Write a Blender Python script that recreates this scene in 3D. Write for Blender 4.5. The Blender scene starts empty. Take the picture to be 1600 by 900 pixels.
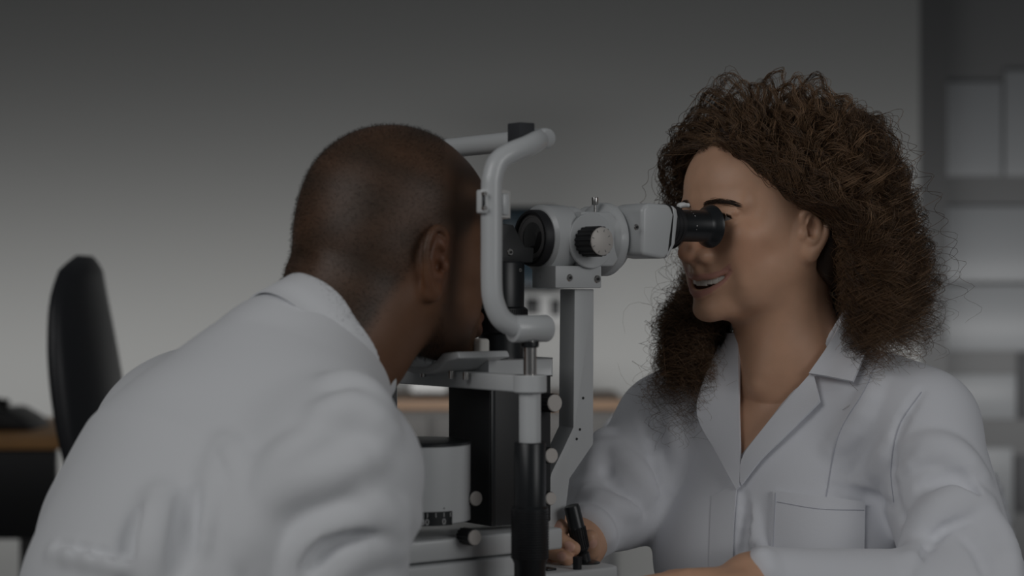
import bpy, bmesh, math, random
import numpy as np
from mathutils import Vector, Matrix, Quaternion

# ------------------------------------------------------------------ camera, light, exposure
SC = bpy.context.scene
COL = SC.collection
CAM_Z, CAM_D, FPX = 1.15, 2.0, 3000.0        # camera height, distance to the focus plane, focal length in pixels
def P(px, py, d=0.0):
    """world point that stands at depth y=d and is seen at pixel (px,py)"""
    s = (CAM_D + d) / FPX
    return np.array([(px - 800) * s, d, CAM_Z - (py - 450) * s])
cd = bpy.data.cameras.new('camera'); cam = bpy.data.objects.new('camera', cd); COL.objects.link(cam)
cam.location = (0, -CAM_D, CAM_Z); cam.rotation_euler = (math.pi / 2, 0, 0)
cd.sensor_width = 36; cd.lens = 36 * FPX / 1600; cd.clip_start = 0.05
cd.dof.use_dof = True; cd.dof.focus_distance = 2.05; cd.dof.aperture_fstop = 4.0
SC.camera = cam
vs = SC.view_settings
vs.view_transform = 'Standard'; vs.look = 'None'; vs.gamma = 1; vs.use_curve_mapping = False
vs.exposure = -1.35
w = bpy.data.worlds.new('world'); SC.world = w; w.use_nodes = True
w.node_tree.nodes['Background'].inputs[0].default_value = (0.92, 0.96, 1.0, 1)
w.node_tree.nodes['Background'].inputs[1].default_value = 0.15
def area(name, loc, target, sx, sy, power, spread=180, color=(1, 1, 1)):
    l = bpy.data.lights.new(name, 'AREA'); l.shape = 'RECTANGLE'; l.size = sx; l.size_y = sy
    l.energy = power; l.spread = math.radians(spread); l.color = color
    o = bpy.data.objects.new(name, l); COL.objects.link(o); o.location = loc
    o.rotation_euler = (Vector(target) - Vector(loc)).to_track_quat('-Z', 'Y').to_euler()
    return o
area('key_light', (-1.5, -1.9, 2.4), (0.15, 0.0, 1.05), 1.8, 1.4, 12.5, 100)  # soft key added at camera left for the people, no window there
area('fill_light', (2.2, -2.0, 1.9), (0.1, 0.1, 1.0), 1.4, 1.4, 10.5, 100)
area('wall_fade_fill', (-0.6, 3.9, 0.80), (-0.6, 5.0, 0.80), 7.0, 0.2, 32, 120)  # unseen low strip, added so the back wall fades darker upwards

# ------------------------------------------------------------------ helpers: objects and tags
def link(name, mesh, mats=None, parent=None, smooth=None):
    o = bpy.data.objects.new(name, mesh); COL.objects.link(o)
    for m in (mats if isinstance(mats, (list, tuple)) else [mats] if mats else []):
        mesh.materials.append(m)
    if parent is not None:
        o.parent = parent
        o.matrix_parent_inverse = parent.matrix_basis.inverted()
    return o
def tag(o, label=None, cat=None, group=None, kind=None):
    for k, v in (('label', label), ('category', cat), ('group', group), ('kind', kind)):
        if v: o[k] = v
    return o
def thing(name, loc, label, cat, group=None):
    o = bpy.data.objects.new(name, None); COL.objects.link(o); o.location = tuple(loc)
    o.empty_display_size = 0.05
    return tag(o, label, cat, group)
def np_mesh(name, V, F, smooth=True):
    """V (n,3), F (m,4) or (m,3) int arrays"""
    me = bpy.data.meshes.new(name); V = np.asarray(V, dtype=np.float32); F = np.asarray(F, dtype=np.int32)
    n, k = F.shape
    me.vertices.add(len(V)); me.vertices.foreach_set('co', V.ravel())
    me.loops.add(n * k); me.loops.foreach_set('vertex_index', F.ravel())
    me.polygons.add(n); me.polygons.foreach_set('loop_start', np.arange(0, n * k, k, dtype=np.int32))
    me.polygons.foreach_set('loop_total', np.full(n, k, dtype=np.int32))
    me.update(calc_edges=True); me.validate()
    if smooth: me.polygons.foreach_set('use_smooth', np.ones(len(me.polygons), dtype=bool))
    return me
def close_pinholes(me):
    bm = bmesh.new(); bm.from_mesh(me); be = [e for e in bm.edges if e.is_boundary]
    if be: bmesh.ops.holes_fill(bm, edges=be, sides=0)
    for f in bm.faces: f.smooth = True
    bmesh.ops.recalc_face_normals(bm, faces=bm.faces)
    bm.to_mesh(me); bm.free(); return me
class MB:
    """collects solids, builds them as one mesh object"""
    def __init__(s, M=None): s.bm = bmesh.new(); s.M = Matrix(M) if M is not None else Matrix()
    def _put(s, t, bevel=0, seg=2, M=None):
        if bevel:
            bmesh.ops.bevel(t, geom=[e for e in t.edges if len(e.link_faces) == 2 and e.calc_face_angle(0) > 0.5],
                            offset=bevel, segments=seg, affect='EDGES', profile=0.5, clamp_overlap=True)
        bmesh.ops.transform(t, matrix=s.M @ (M or Matrix()), verts=t.verts)
        me = bpy.data.meshes.new('t'); t.to_mesh(me); t.free(); s.bm.from_mesh(me); bpy.data.meshes.remove(me)
        return s
    def box(s, lo, hi, bevel=0, seg=2, M=None):
        t = bmesh.new(); bmesh.ops.create_cube(t, size=1)
        for v in t.verts:
            for i in range(3): v.co[i] = lo[i] if v.co[i] < 0 else hi[i]
        return s._put(t, bevel, seg, M)
    def prism(s, pts, axis, a, b, bevel=0, seg=2, M=None):
        """polygon pts in the plane across `axis`, extruded from a to b"""
        t = bmesh.new(); o = [i for i in range(3) if i != axis]
        def mk(p, h):
            c = [0, 0, 0]; c[o[0]] = p[0]; c[o[1]] = p[1]; c[axis] = h; return t.verts.new(c)
        A = [mk(p, a) for p in pts]; B = [mk(p, b) for p in pts]; n = len(pts)
        t.faces.new(A[::-1]); t.faces.new(B)
        for i in range(n): t.faces.new((A[i], A[(i + 1) % n], B[(i + 1) % n], B[i]))
        bmesh.ops.recalc_face_normals(t, faces=t.faces)
        return s._put(t, bevel, seg, M)
    def lathe(s, prof, axis='Z', seg=48, M=None, c=(0, 0, 0)):
        """prof: (radius, height) list along axis, closed with caps"""
        t = bmesh.new(); rings = []
        def pt(r, h, a):
            x, y = r * math.cos(a), r * math.sin(a)
            v = {'Z': (x, y, h), 'X': (h, x, y), 'Y': (x, h, y)}[axis]
            return (v[0] + c[0], v[1] + c[1], v[2] + c[2])
        for r, h in prof: rings.append([t.verts.new(pt(max(r, 1e-6), h, 2 * math.pi * i / seg)) for i in range(seg)])
        for A, B in zip(rings, rings[1:]):
            for i in range(seg): t.faces.new((A[i], A[(i + 1) % seg], B[(i + 1) % seg], B[i]))
        t.faces.new(rings[0]); t.faces.new(rings[-1])
        bmesh.ops.recalc_face_normals(t, faces=t.faces)
        return s._put(t, 0, 0, M)
    def cyl(s, p0, p1, r0, r1=None, seg=32, bev=0.0):
        p0, p1 = Vector(p0), Vector(p1); d = p1 - p0; L = d.length; r1 = r0 if r1 is None else r1
        q = d.to_track_quat('Z', 'Y').to_matrix().to_4x4()
        b = bev
        prof = [(r0, 0), (r1, L)] if not b else [(r0 - b, 0), (r0 - b * .3, b * .3), (r0, b), (r1, L - b), (r1 - b * .3, L - b * .3), (r1 - b, L)]
        return s.lathe(prof, 'Z', seg, Matrix.Translation(p0) @ q)
    def tube(s, pts, r, seg=20, cap=True):
        """round tube through points (smooth path), r a number or list"""
        pts = [Vector(p) for p in pts]; n = len(pts); t = bmesh.new(); rings = []
        rr = r if isinstance(r, (list, tuple, np.ndarray)) else [r] * n
        nrm = None
        for i, p in enumerate(pts):
            d = (pts[min(i + 1, n - 1)] - pts[max(i - 1, 0)]).normalized()
            if nrm is None:
                nrm = d.orthogonal().normalized()
            nrm = (nrm - d * nrm.dot(d)).normalized(); bn = d.cross(nrm)
            rings.append([t.verts.new(p + (nrm * math.cos(2 * math.pi * k / seg) + bn * math.sin(2 * math.pi * k / seg)) * rr[i]) for k in range(seg)])
        for A, B in zip(rings, rings[1:]):
            for i in range(seg): t.faces.new((A[i], A[(i + 1) % seg], B[(i + 1) % seg], B[i]))
        if cap: t.faces.new(rings[0]); t.faces.new(rings[-1])
        bmesh.ops.recalc_face_normals(t, faces=t.faces)
        return s._put(t)
    def build(s, name, mat, parent=None, angle=35):
        me = bpy.data.meshes.new(name); s.bm.to_mesh(me); s.bm.free()
        o = link(name, me, mat, parent)
        me.polygons.foreach_set('use_smooth', np.ones(len(me.polygons), dtype=bool))
        try: me.set_sharp_from_angle(angle=math.radians(angle))
        except Exception: pass
        return o
def spline(pts, n=8):
    """Catmull-Rom through the points"""
    pts = [np.array(p, float) for p in pts]; out = []
    q = [2 * pts[0] - pts[1]] + pts + [2 * pts[-1] - pts[-2]]
    for i in range(1, len(q) - 2):
        for k in range(n):
            t = k / n
            out.append(.5 * ((2 * q[i]) + (-q[i-1] + q[i+1]) * t + (2*q[i-1] - 5*q[i] + 4*q[i+1] - q[i+2]) * t*t + (-q[i-1] + 3*q[i] - 3*q[i+1] + q[i+2]) * t**3))
    out.append(pts[-1]); return out

# ------------------------------------------------------------------ materials
def mat(name, color, rough=0.5, metal=0.0, spec=0.5, bump=0, bscale=200, var=0, vscale=8, sss=0, coat=0, sheen=0, bdist=0.001):
    m = bpy.data.materials.new(name); m.use_nodes = True; nt = m.node_tree; b = nt.nodes['Principled BSDF']
    b.inputs['Base Color'].default_value = (*color, 1); b.inputs['Roughness'].default_value = rough
    b.inputs['Metallic'].default_value = metal; b.inputs['Specular IOR Level'].default_value = spec
    if coat: b.inputs['Coat Weight'].default_value = coat; b.inputs['Coat Roughness'].default_value = .15
    if sheen: b.inputs['Sheen Weight'].default_value = sheen
    if sss:
        b.inputs['Subsurface Weight'].default_value = sss; b.inputs['Subsurface Radius'].default_value = (1, .35, .2)
        b.inputs['Subsurface Scale'].default_value = .004
    tc = nt.nodes.new('ShaderNodeTexCoord')
    if bump:
        n = nt.nodes.new('ShaderNodeTexNoise'); n.inputs['Scale'].default_value = bscale; n.inputs['Detail'].default_value = 4
        bp = nt.nodes.new('ShaderNodeBump'); bp.inputs['Strength'].default_value = bump; bp.inputs['Distance'].default_value = bdist
        nt.links.new(tc.outputs['Object'], n.inputs['Vector']); nt.links.new(n.outputs['Fac'], bp.inputs['Height']); nt.links.new(bp.outputs[0], b.inputs['Normal'])
    if var:
        n = nt.nodes.new('ShaderNodeTexNoise'); n.inputs['Scale'].default_value = vscale; n.inputs['Detail'].default_value = 3
        mx = nt.nodes.new('ShaderNodeMix'); mx.data_type = 'RGBA'
        mx.inputs[6].default_value = (*[c * (1 - var) for c in color], 1); mx.inputs[7].default_value = (*[min(1, c * (1 + var)) for c in color], 1)
        nt.links.new(tc.outputs['Object'], n.inputs['Vector']); nt.links.new(n.outputs['Fac'], mx.inputs[0]); nt.links.new(mx.outputs[2], b.inputs['Base Color'])
    return m

# ------------------------------------------------------------------ implicit surfaces, meshed by surface nets
def frame(o, x, y, z):
    """rigid frame: 3 unit axes as columns, origin o"""
    return (np.array(o, float), np.array([x, y, z], float).T)
WORLD = frame((0, 0, 0), (1, 0, 0), (0, 1, 0), (0, 0, 1))
class Field:
    def __init__(s): s.p = []
    def add(s, f, c, r, op='u', k=0.0, tagname=None):
        s.p.append((f, np.array(c, float), float(r), op, float(k)))
    # --- primitives; positions in frame fr
    def ell(s, fr, c, r, op='u', k=0.01, rot=None):
        c = np.array(c, float); r = np.array(r, float); o, A = fr
        cw = o + A @ c; R = A if rot is None else A @ rot
        def f(X):
            q = (X - cw) @ R; k0 = np.sqrt(((q / r) ** 2).sum(1)); k1 = np.sqrt(((q / (r * r)) ** 2).sum(1)) + 1e-9
            return k0 * (k0 - 1) / k1
        s.add(f, cw, r.max(), op, k)
    def rc(s, fr, a, b, ra, rb=None, op='u', k=0.01):
        rb = ra if rb is None else rb; o, A = fr
        a = o + A @ np.array(a, float); b = o + A @ np.array(b, float); ba = b - a; L2 = ba @ ba + 1e-12
        def f(X):
            pa = X - a; h = np.clip(pa @ ba / L2, 0, 1)
            return np.sqrt(((pa - h[:, None] * ba) ** 2).sum(1)) - (ra + (rb - ra) * h)
        s.add(f, (a + b) / 2, math.sqrt(L2) / 2 + max(ra, rb), op, k)
    def chain(s, fr, pts, rs, op='u', k=0.01):
        if not isinstance(rs, (list, tuple)): rs = [rs] * len(pts)
        for i in range(len(pts) - 1): s.rc(fr, pts[i], pts[i + 1], rs[i], rs[i + 1], op, k)
    def box(s, fr, c, h, r=0.0, op='u', k=0.01, rot=None):
        c = np.array(c, float); h = np.array(h, float) - r; o, A = fr; cw = o + A @ c; R = A if rot is None else A @ rot
        def f(X):
            q = np.abs((X - cw) @ R) - h
            return np.sqrt((np.maximum(q, 0) ** 2).sum(1)) + np.minimum(q.max(1), 0) - r
        s.add(f, cw, float(np.sqrt((h * h).sum())) + r, op, k)
    def ev(s, X, prims=None):
        d = np.full(len(X), 1e3)
        for f, c, r, op, k in (s.p if prims is None else prims):
            e = f(X)
            if op == 'u':
                if k <= 0: d = np.minimum(d, e)
                else:
                    h = np.maximum(k - np.abs(d - e), 0) / k; d = np.minimum(d, e) - h * h * k * .25
            elif op == 's':
                e = -e
                h = np.maximum(k - np.abs(d - e), 0) / k if k > 0 else 0; d = np.maximum(d, e) + h * h * k * .25
            elif op == 'i':
                h = np.maximum(k - np.abs(d - e), 0) / k if k > 0 else 0; d = np.maximum(d, e) + h * h * k * .25
        return d
    def grad(s, X, e=5e-4):
        g = np.zeros_like(X)
        for i in range(3):
            D = np.zeros(3); D[i] = e; g[:, i] = s.ev(X + D) - s.ev(X - D)
        return g / (np.sqrt((g * g).sum(1))[:, None] + 1e-12)
    def hit(s, px, py, off=0.0, start=None):
        """where the line of sight through (px,py) meets the surface (moved out by off)"""
        o = np.array([0, -CAM_D, CAM_Z]); d = P(px, py, 0) - o; d /= np.linalg.norm(d); t = 1.2 if start is None else start
        for _ in range(90):
            v = s.ev((o + d * t)[None])[0] - off
            if abs(v) < 2e-4: break
            t += v * .7
            if t > 4: return None
        return o + d * t
    def poly(s, pts, y0, y1, op='s', k=0.002, at=None):
        """convex prism across y: corner pixels pts taken at depth y0, cut from y0 to y1"""
        W = np.array([P(x, y, (y0 + y1) / 2 if at is None else at)[[0, 2]] for x, y in pts]); c = W.mean(0); H = []
        for i in range(len(W)):
            e = W[(i + 1) % len(W)] - W[i]; n = np.array([e[1], -e[0]]) / np.linalg.norm(e)
            if (c - W[i]) @ n > 0: n = -n
            H.append((W[i], n))
        def f(X):
            Q = X[:, [0, 2]]; d = np.maximum(y0 - X[:, 1], X[:, 1] - y1)
            for w_, n in H: d = np.maximum(d, (Q - w_) @ n)
            return d
        s.add(f, (c[0], (y0 + y1) / 2, c[1]), float(np.abs(W - c).sum(1).max()) + abs(y1 - y0), op, k)
    def hits(s, pts, off=0.0):
        """many lines of sight at once"""
        o = np.array([0, -CAM_D, CAM_Z]); D = np.array([P(x, y) for x, y in pts]) - o; D /= np.linalg.norm(D, axis=1)[:, None]; t = np.full(len(D), 1.2)
        for _ in range(110):
            t = np.minimum(t + (s.ev(o + D * t[:, None]) - off) * .6, 3.2)
        return o + D * t[:, None]
    def mesh(s, h, lo=None, hi=None, B=16):
        cs = np.array([c for _, c, r, op, k in s.p if op == 'u']); rs = np.array([r for _, c, r, op, k in s.p if op == 'u'])
        lo = (cs - rs[:, None]).min(0) - .02 if lo is None else np.array(lo, float); hi = (cs + rs[:, None]).max(0) + .02 if hi is None else np.array(hi, float)
        nb = np.ceil((hi - lo) / (h * B)).astype(int); bs = h * B; half = bs * math.sqrt(3) / 2
        I = np.stack(np.meshgrid(*[np.arange(n) for n in nb], indexing='ij'), -1).reshape(-1, 3)
        Cn = lo + (I + .5) * bs; D = s.ev(Cn); act = I[np.abs(D) < half * 1.35 + .004]
        g = np.stack(np.meshgrid(*[np.arange(B + 1)] * 3, indexing='ij'), -1).reshape(-1, 3)
        N = (nb * B + 2).astype(np.int64); keyf = lambda a: (a[:, 0] * N[1] + a[:, 1]) * N[2] + a[:, 2]
        keys, verts, quads = [], [], []
        for b in act:
            base = b * B; X = lo + (base + g) * h; ce = lo + (base + B / 2) * h
            pr = [p for p in s.p if np.sqrt(((p[1] - ce) ** 2).sum()) - p[2] < half + p[4] + (.035 if p[3] == 'u' else .01) or p[3] == 'i']
            if not pr: continue
            v = s.ev(X, pr).reshape(B + 1, B + 1, B + 1); ins = v < 0
            if ins.all() or not ins.any(): continue
            # cells
            acc = np.zeros((B, B, B, 3)); cnt = np.zeros((B, B, B))
            for ax in range(3):
                sl0 = [slice(None)] * 3; sl1 = [slice(None)] * 3; sl0[ax] = slice(0, B); sl1[ax] = slice(1, B + 1)
                a, c = v[tuple(sl0)], v[tuple(sl1)]; cr = (a < 0) != (c < 0)
                t = np.where(cr, a / np.where(cr, a - c, 1), 0)
                idx = np.argwhere(cr)
                if len(idx) == 0: continue
                pos = idx.astype(float); pos[:, ax] += t[cr]; o1, o2 = [i for i in range(3) if i != ax]
                sgn = a[cr] < 0
                for d1 in (0, 1):
                    for d2 in (0, 1):
                        ci = idx.copy(); ci[:, o1] -= d1; ci[:, o2] -= d2
                        ok = ((ci >= 0) & (ci < B)).all(1)
                        np.add.at(acc, tuple(ci[ok].T), pos[ok]); np.add.at(cnt, tuple(ci[ok].T), 1)
                own = (idx < B).all(1)                    # this block owns edges that start inside it
                e = idx[own] + base
                def k4(d1, d2):
                    c_ = e.copy(); c_[:, o1] -= d1; c_[:, o2] -= d2; return keyf(c_.astype(np.int64))
                q = np.stack([k4(1, 1), k4(0, 1), k4(0, 0), k4(1, 0)], 1); s_ = sgn[own]
                if ax == 1: s_ = ~s_
                q[~s_] = q[~s_][:, ::-1]; quads.append(q)
            m = cnt > 0; idx = np.argwhere(m)
            keys.append(keyf((idx + base).astype(np.int64))); verts.append(lo + (base + acc[m] / cnt[m][:, None]) * h)
        keys = np.concatenate(keys); verts = np.concatenate(verts); quads = np.concatenate(quads)
        o = np.argsort(keys); keys = keys[o]; verts = verts[o]
        j = np.clip(np.searchsorted(keys, quads), 0, len(keys) - 1); ok = (keys[j] == quads).all(1)
        return verts, j[ok]
def resample(pts, n):
    p = np.array(spline(pts, 10)) if len(pts) > 2 else np.array(pts, float)
    L = np.r_[0, np.cumsum(np.linalg.norm(np.diff(p, axis=0), axis=1))]; t = np.linspace(0, L[-1], n)
    return np.stack([np.interp(t, L, p[:, i]) for i in range(p.shape[1])], 1)
def patch(field, A, B, off, thick, name, mt, parent, n=24, m=12, lift=None):
    """cloth piece lying on a surface between two edges given as seen from the camera"""
    a = resample(A, n); b = resample(B, n); g = np.array([a[i] * (1 - j / (m - 1)) + b[i] * j / (m - 1) for i in range(n) for j in range(m)])
    V = field.hits(g, off); N = field.grad(V)
    if lift is not None: V = V + N * np.array([lift(i / (n - 1), j / (m - 1)) for i in range(n) for j in range(m)])[:, None]
    for _ in range(2):                                     # relax
        G = V.reshape(n, m, 3).copy(); G[1:-1, 1:-1] = (G[:-2, 1:-1] + G[2:, 1:-1] + G[1:-1, :-2] + G[1:-1, 2:]) / 4; V = G.reshape(-1, 3)
    V2 = V - N * thick; Q = []; I = lambda i, j: i * m + j; K = n * m
    for i in range(n - 1):
        for j in range(m - 1): Q.append((I(i, j), I(i+1, j), I(i+1, j+1), I(i, j+1))); Q.append((K+I(i, j+1), K+I(i+1, j+1), K+I(i+1, j), K+I(i, j)))
    for i in range(n - 1):
        Q.append((I(i+1, 0), I(i, 0), K+I(i, 0), K+I(i+1, 0))); Q.append((I(i, m-1), I(i+1, m-1), K+I(i+1, m-1), K+I(i, m-1)))
    for j in range(m - 1):
        Q.append((I(0, j), I(0, j+1), K+I(0, j+1), K+I(0, j))); Q.append((I(n-1, j+1), I(n-1, j), K+I(n-1, j), K+I(n-1, j+1)))
    me = np_mesh(name, np.vstack([V, V2]), Q); bm = bmesh.new(); bm.from_mesh(me); bmesh.ops.recalc_face_normals(bm, faces=bm.faces); bm.to_mesh(me); bm.free()
    o = link(name, me, mt, parent)
    try: me.set_sharp_from_angle(angle=math.radians(50))
    except Exception: pass
    return o
def attr(me, name, arr):
    a = me.attributes.new(name, 'FLOAT', 'POINT'); a.data.foreach_set('value', np.asarray(arr, dtype=np.float32))
def sstep(a, b, x):
    t = np.clip((x - a) / (b - a), 0, 1); return t * t * (3 - 2 * t)
# ------------------------------------------------------------------ people: heads
def rotz(a): c, s = math.cos(a), math.sin(a); return np.array([[c, -s, 0], [s, c, 0], [0, 0, 1]])
def roty(a): c, s = math.cos(a), math.sin(a); return np.array([[c, 0, s], [0, 1, 0], [-s, 0, c]])
def rotx(a): c, s = math.cos(a), math.sin(a); return np.array([[1, 0, 0], [0, c, -s], [0, s, c]])
def head_frame(o, face, pitch=0.0, roll=0.0):
    """x = where the face looks, y = the person's left, z = up; pitch>0 tips the face down"""
    x = np.array([face[0], face[1], 0.0]); x /= np.linalg.norm(x); z = np.array([0, 0, 1.0]); y = np.cross(z, x)
    A = np.array([x, y, z]).T @ roty(pitch) @ rotx(roll); return (np.array(o, float), A)
class MM:
    """a field written in millimetres of one frame"""
    def __init__(s, F, fr): s.F = F; s.fr = fr
    def ell(s, c, r, op='u', k=8, rot=None): s.F.ell(s.fr, np.array(c) * .001, np.array(r) * .001, op, k * .001, rot)
    def rc(s, a, b, ra, rb=None, op='u', k=8): s.F.rc(s.fr, np.array(a) * .001, np.array(b) * .001, ra * .001, (ra if rb is None else rb) * .001, op, k * .001)
    def ch(s, pts, rs, op='u', k=8):
        if not isinstance(rs, (list, tuple)): rs = [rs] * len(pts)
        for i in range(len(pts) - 1): s.rc(pts[i], pts[i + 1], rs[i], rs[i + 1], op, k)
def head(F, fr, fem, smile):
    m = MM(F, fr)
    m.ell((-8, 0, 32), (94, 73 if fem else 77, 84), k=0)
    m.ell((32, 0, 34), (51, 57, 44), k=25)                      # forehead
    m.ell((34, 0, -28), (46, 56, 62), k=25)                     # middle of the face
    m.ell((-40, 0, 0), (58, 62, 50), k=30)                      # back of the skull low down
    for s in (1, -1):
        g = 45 if fem else 50
        m.rc((4, s * g, -50), (60, s * 17, -92), 17, 13, k=20)  # lower jaw
        m.ell((36, s * 34, -52), (34, 26, 36), k=20)            # cheek
        m.ell((57, s * (42 if fem else 45), -20), (22, 19, 17), k=18)      # cheek bone
        m.ell((22, s * 58, 4), (24, 10, 30), k=20)              # temple
    m.ell((50, 0, -92), (30, 24, 16), k=18)
    m.ell((75, 0, -101), (13, 18 if fem else 21, 12), k=14)                     # chin
    m.ell((68, 0, -66), (20, 31, 24), k=14)                     # mouth mound
    m.ell((72, 0, -46), (16, 24, 18), k=12)
    for s in (1, -1):
        m.rc((80, s * 8, 17), (66, s * 46, 15), 8, 7, k=12)     # brow
        m.ell((93, s * 32, -1), (15, 19, 12), 's', 12)          # socket
        m.ell((69, s * 32, -1), (14.2, 15.5, 13.6), k=4)            # lids
        m.ell((84, s * 33, -1.5), (10, 13, 4.2 if not smile else 2.4), 's', 2)
        m.rc((78, s * 22, 7), (74, s * 46, 5), 2.2, 2.2, k=5)   # upper lid fold
    # nose
    m.rc((79, 0, 6), (100, 0, -32), 7.5, 8, k=12)
    m.ell((102, 0, -39), (12, 11.5, 9.5), k=8)
    for s in (1, -1):
        wn = 13.5 if fem else 16
        m.ell((68, s * 20, -22), (14, 13, 24), k=12)            # beside the nose
        m.ell((90, s * wn, -42), (11, 8, 8), k=6)
        m.ell((98, s * 7, -49.5), (5, 3, 2.4), 's', 2)
    m.rc((92, 0, -48), (87, 0, -60), 5, 4, k=9)
    # mouth
    if smile:
        for s in (1, -1):
            m.ell((57, s * 36, -38), (20, 16, 19), k=16)        # raised cheeks
            m.ell((44, s * 37, -74), (18, 13, 20), k=16)
        m.ell((84, 0, -73), (22, 27, 9.0), 's', 3, rot=roty(0.1))
        for s in (1, -1): m.ch([(74, s * 14, -72), (78, s * 27, -66)], [8, 4], 's', 3); m.ch([(78, s * 27, -66), (74, s * 37, -57.5)], [4, .8], 's', 2)
        up = spline([(69, -41, -53), (77, -28, -60.5), (84.5, -15, -64.5), (88.5, -5, -64.5), (88, 0, -65.2), (88.5, 5, -64.5), (84.5, 15, -64.5), (77, 28, -60.5), (69, 41, -53)], 4)
        lo = spline([(69, -41, -53.5), (75, -29, -69), (82, -18, -78), (86, -7, -82.5), (87, 0, -83.5), (86, 7, -82.5), (82, 18, -78), (75, 29, -69), (69, 41, -53.5)], 4)
        n = len(up); wu = [0.8 + 2.1 * math.sin(math.pi * i / (n - 1)) ** .8 for i in range(n)]; wl = [0.8 + 3.3 * math.sin(math.pi * i / (n - 1)) ** .9 for i in range(n)]
        m.ch(up, wu, k=2.5); m.ch(lo, wl, k=2.5)
        for s in (1, -1): m.rc((64, s * 42, -50), (60, s * 43, -70), 4, 4, k=9)   # crease at the mouth corner
    else:
        up = spline([(76, -27, -72), (86, -15, -68), (92, -5, -66), (92, 5, -66), (86, 15, -68), (76, 27, -72)], 4)
        lo = spline([(76, -26, -73), (86, -13, -78), (90, 0, -80), (86, 13, -78), (76, 26, -73)], 4)
        m.ch(up, [2 + 3.5 * math.sin(math.pi * i / (len(up) - 1)) for i in range(len(up))], k=3)
        m.ch(lo, [2 + 4.5 * math.sin(math.pi * i / (len(lo) - 1)) for i in range(len(lo))], k=3)
        m.ch([(80, -24, -72.5), (93, 0, -72), (80, 24, -72.5)], 1.3, 's', 2)
    # ears
    for s in (1, -1):
        y = 70 if fem else 73
        zs = 0.84 if fem else 1.06
        def e(x, yy, z): return (-8 + x, s * (y + yy), (-15 if fem else -17) + z * zs)
        m.ell(e(4, -4, -2), (14, 8, 24), k=8)
        m.ell(e(-3, 5, 6), (13, 5, 21), k=5, rot=rotz(s * 0.35))
        m.ell(e(1, 9, 2), (7, 5, 12), 's', 5)                # bowl
        m.ell(e(4, 4, -4), (4.5, 6, 6), 's', 4)
        rim = spline([e(10, 1, 8), e(10, 5, 22), e(0, 9, 30), e(-11, 12, 25), e(-17, 13, 10), e(-14, 11, -6), e(-7, 7, -20), e(1, 4, -27)], 4)
        m.ch(rim, [3.0] * 12 + [3.2] * (len(rim) - 12), k=2.5)
        m.ch(spline([e(-3, 6, 20), e(-8, 8.5, 10), e(-8, 8, -4), e(-2, 7, -13), e(5, 5, -12)], 4), 2.5, k=3)   # inner fold
        m.ell(e(0, 3, -25), (8, 4.5, 9), k=4)                  # lobe
        m.ell(e(11, 4, -3), (4, 4, 6), k=3)                    # tragus
def head_local(V, fr):
    return (V - fr[0]) @ fr[1] * 1000.0

def teeth(fr, parent, mt, gm):
    """upper row of teeth on an arc behind the lips"""
    b = MB()
    for i in range(-5, 6):
        if i == 0: continue
        j = abs(i) - .5; y = math.copysign([4.2, 11.6, 17.9, 23.6, 29][abs(i) - 1], i); x = 83 - 0.015 * y * y; ang = math.atan2(2 * .015 * y, 1)
        wd = [9.0, 7.6, 7.7, 7.4, 7][abs(i) - 1] / 2; ht = [10.5, 9.8, 10, 9, 8][abs(i) - 1]
        M = Matrix([[*(fr[1][r] * .001), fr[0][r]] for r in range(3)] + [[0, 0, 0, 1]]) @ Matrix.Translation((x, y, -65.5 + abs(y) * .12)) @ Matrix.Rotation(ang, 4, 'Z')
        b.box((-2.5, -wd, -ht + 1), (2.2, wd, 3), .9, 3, M)
    return b.build('teeth', mt, parent, 60)
# ------------------------------------------------------------------ people: materials
def skin_mat(name, col, lip, dark, rough=.48, blot=.12):
    m = mat(name, col, rough, bump=.25, bscale=900, sss=.12, bdist=.0004); nt = m.node_tree; b = nt.nodes['Principled BSDF']
    def A(n): a = nt.nodes.new('ShaderNodeAttribute'); a.attribute_name = n; return a.outputs['Fac']
    def mixc(f, c1, c2):
        x = nt.nodes.new('ShaderNodeMix'); x.data_type = 'RGBA'
        nt.links.new(f, x.inputs[0])
        for s_, c in ((6, c1), (7, c2)):
            if isinstance(c, tuple): x.inputs[s_].default_value = (*c, 1)
            else: nt.links.new(c, x.inputs[s_])
        return x.outputs[2]
    tc = nt.nodes.new('ShaderNodeTexCoord'); n = nt.nodes.new('ShaderNodeTexNoise'); n.inputs['Scale'].default_value = 45; n.inputs['Detail'].default_value = 4
    nt.links.new(tc.outputs['Object'], n.inputs['Vector'])
    c = mixc(n.outputs['Fac'], tuple(x * (1 - blot) for x in col), tuple(min(1, x * (1 + blot)) for x in col))
    c = mixc(A('warm'), c, tuple(x * f for x, f in zip(col, (1.05, .80, .74))))
    c = mixc(A('lips'), c, lip)
    c = mixc(A('nails'), c, tuple(min(1, x * f + .08) for x, f in zip(col, (1.15, 1.1, 1.25))))
    c = mixc(A('stubble'), c, dark)
    nt.links.new(c, b.inputs['Base Color'])
    return m
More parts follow.
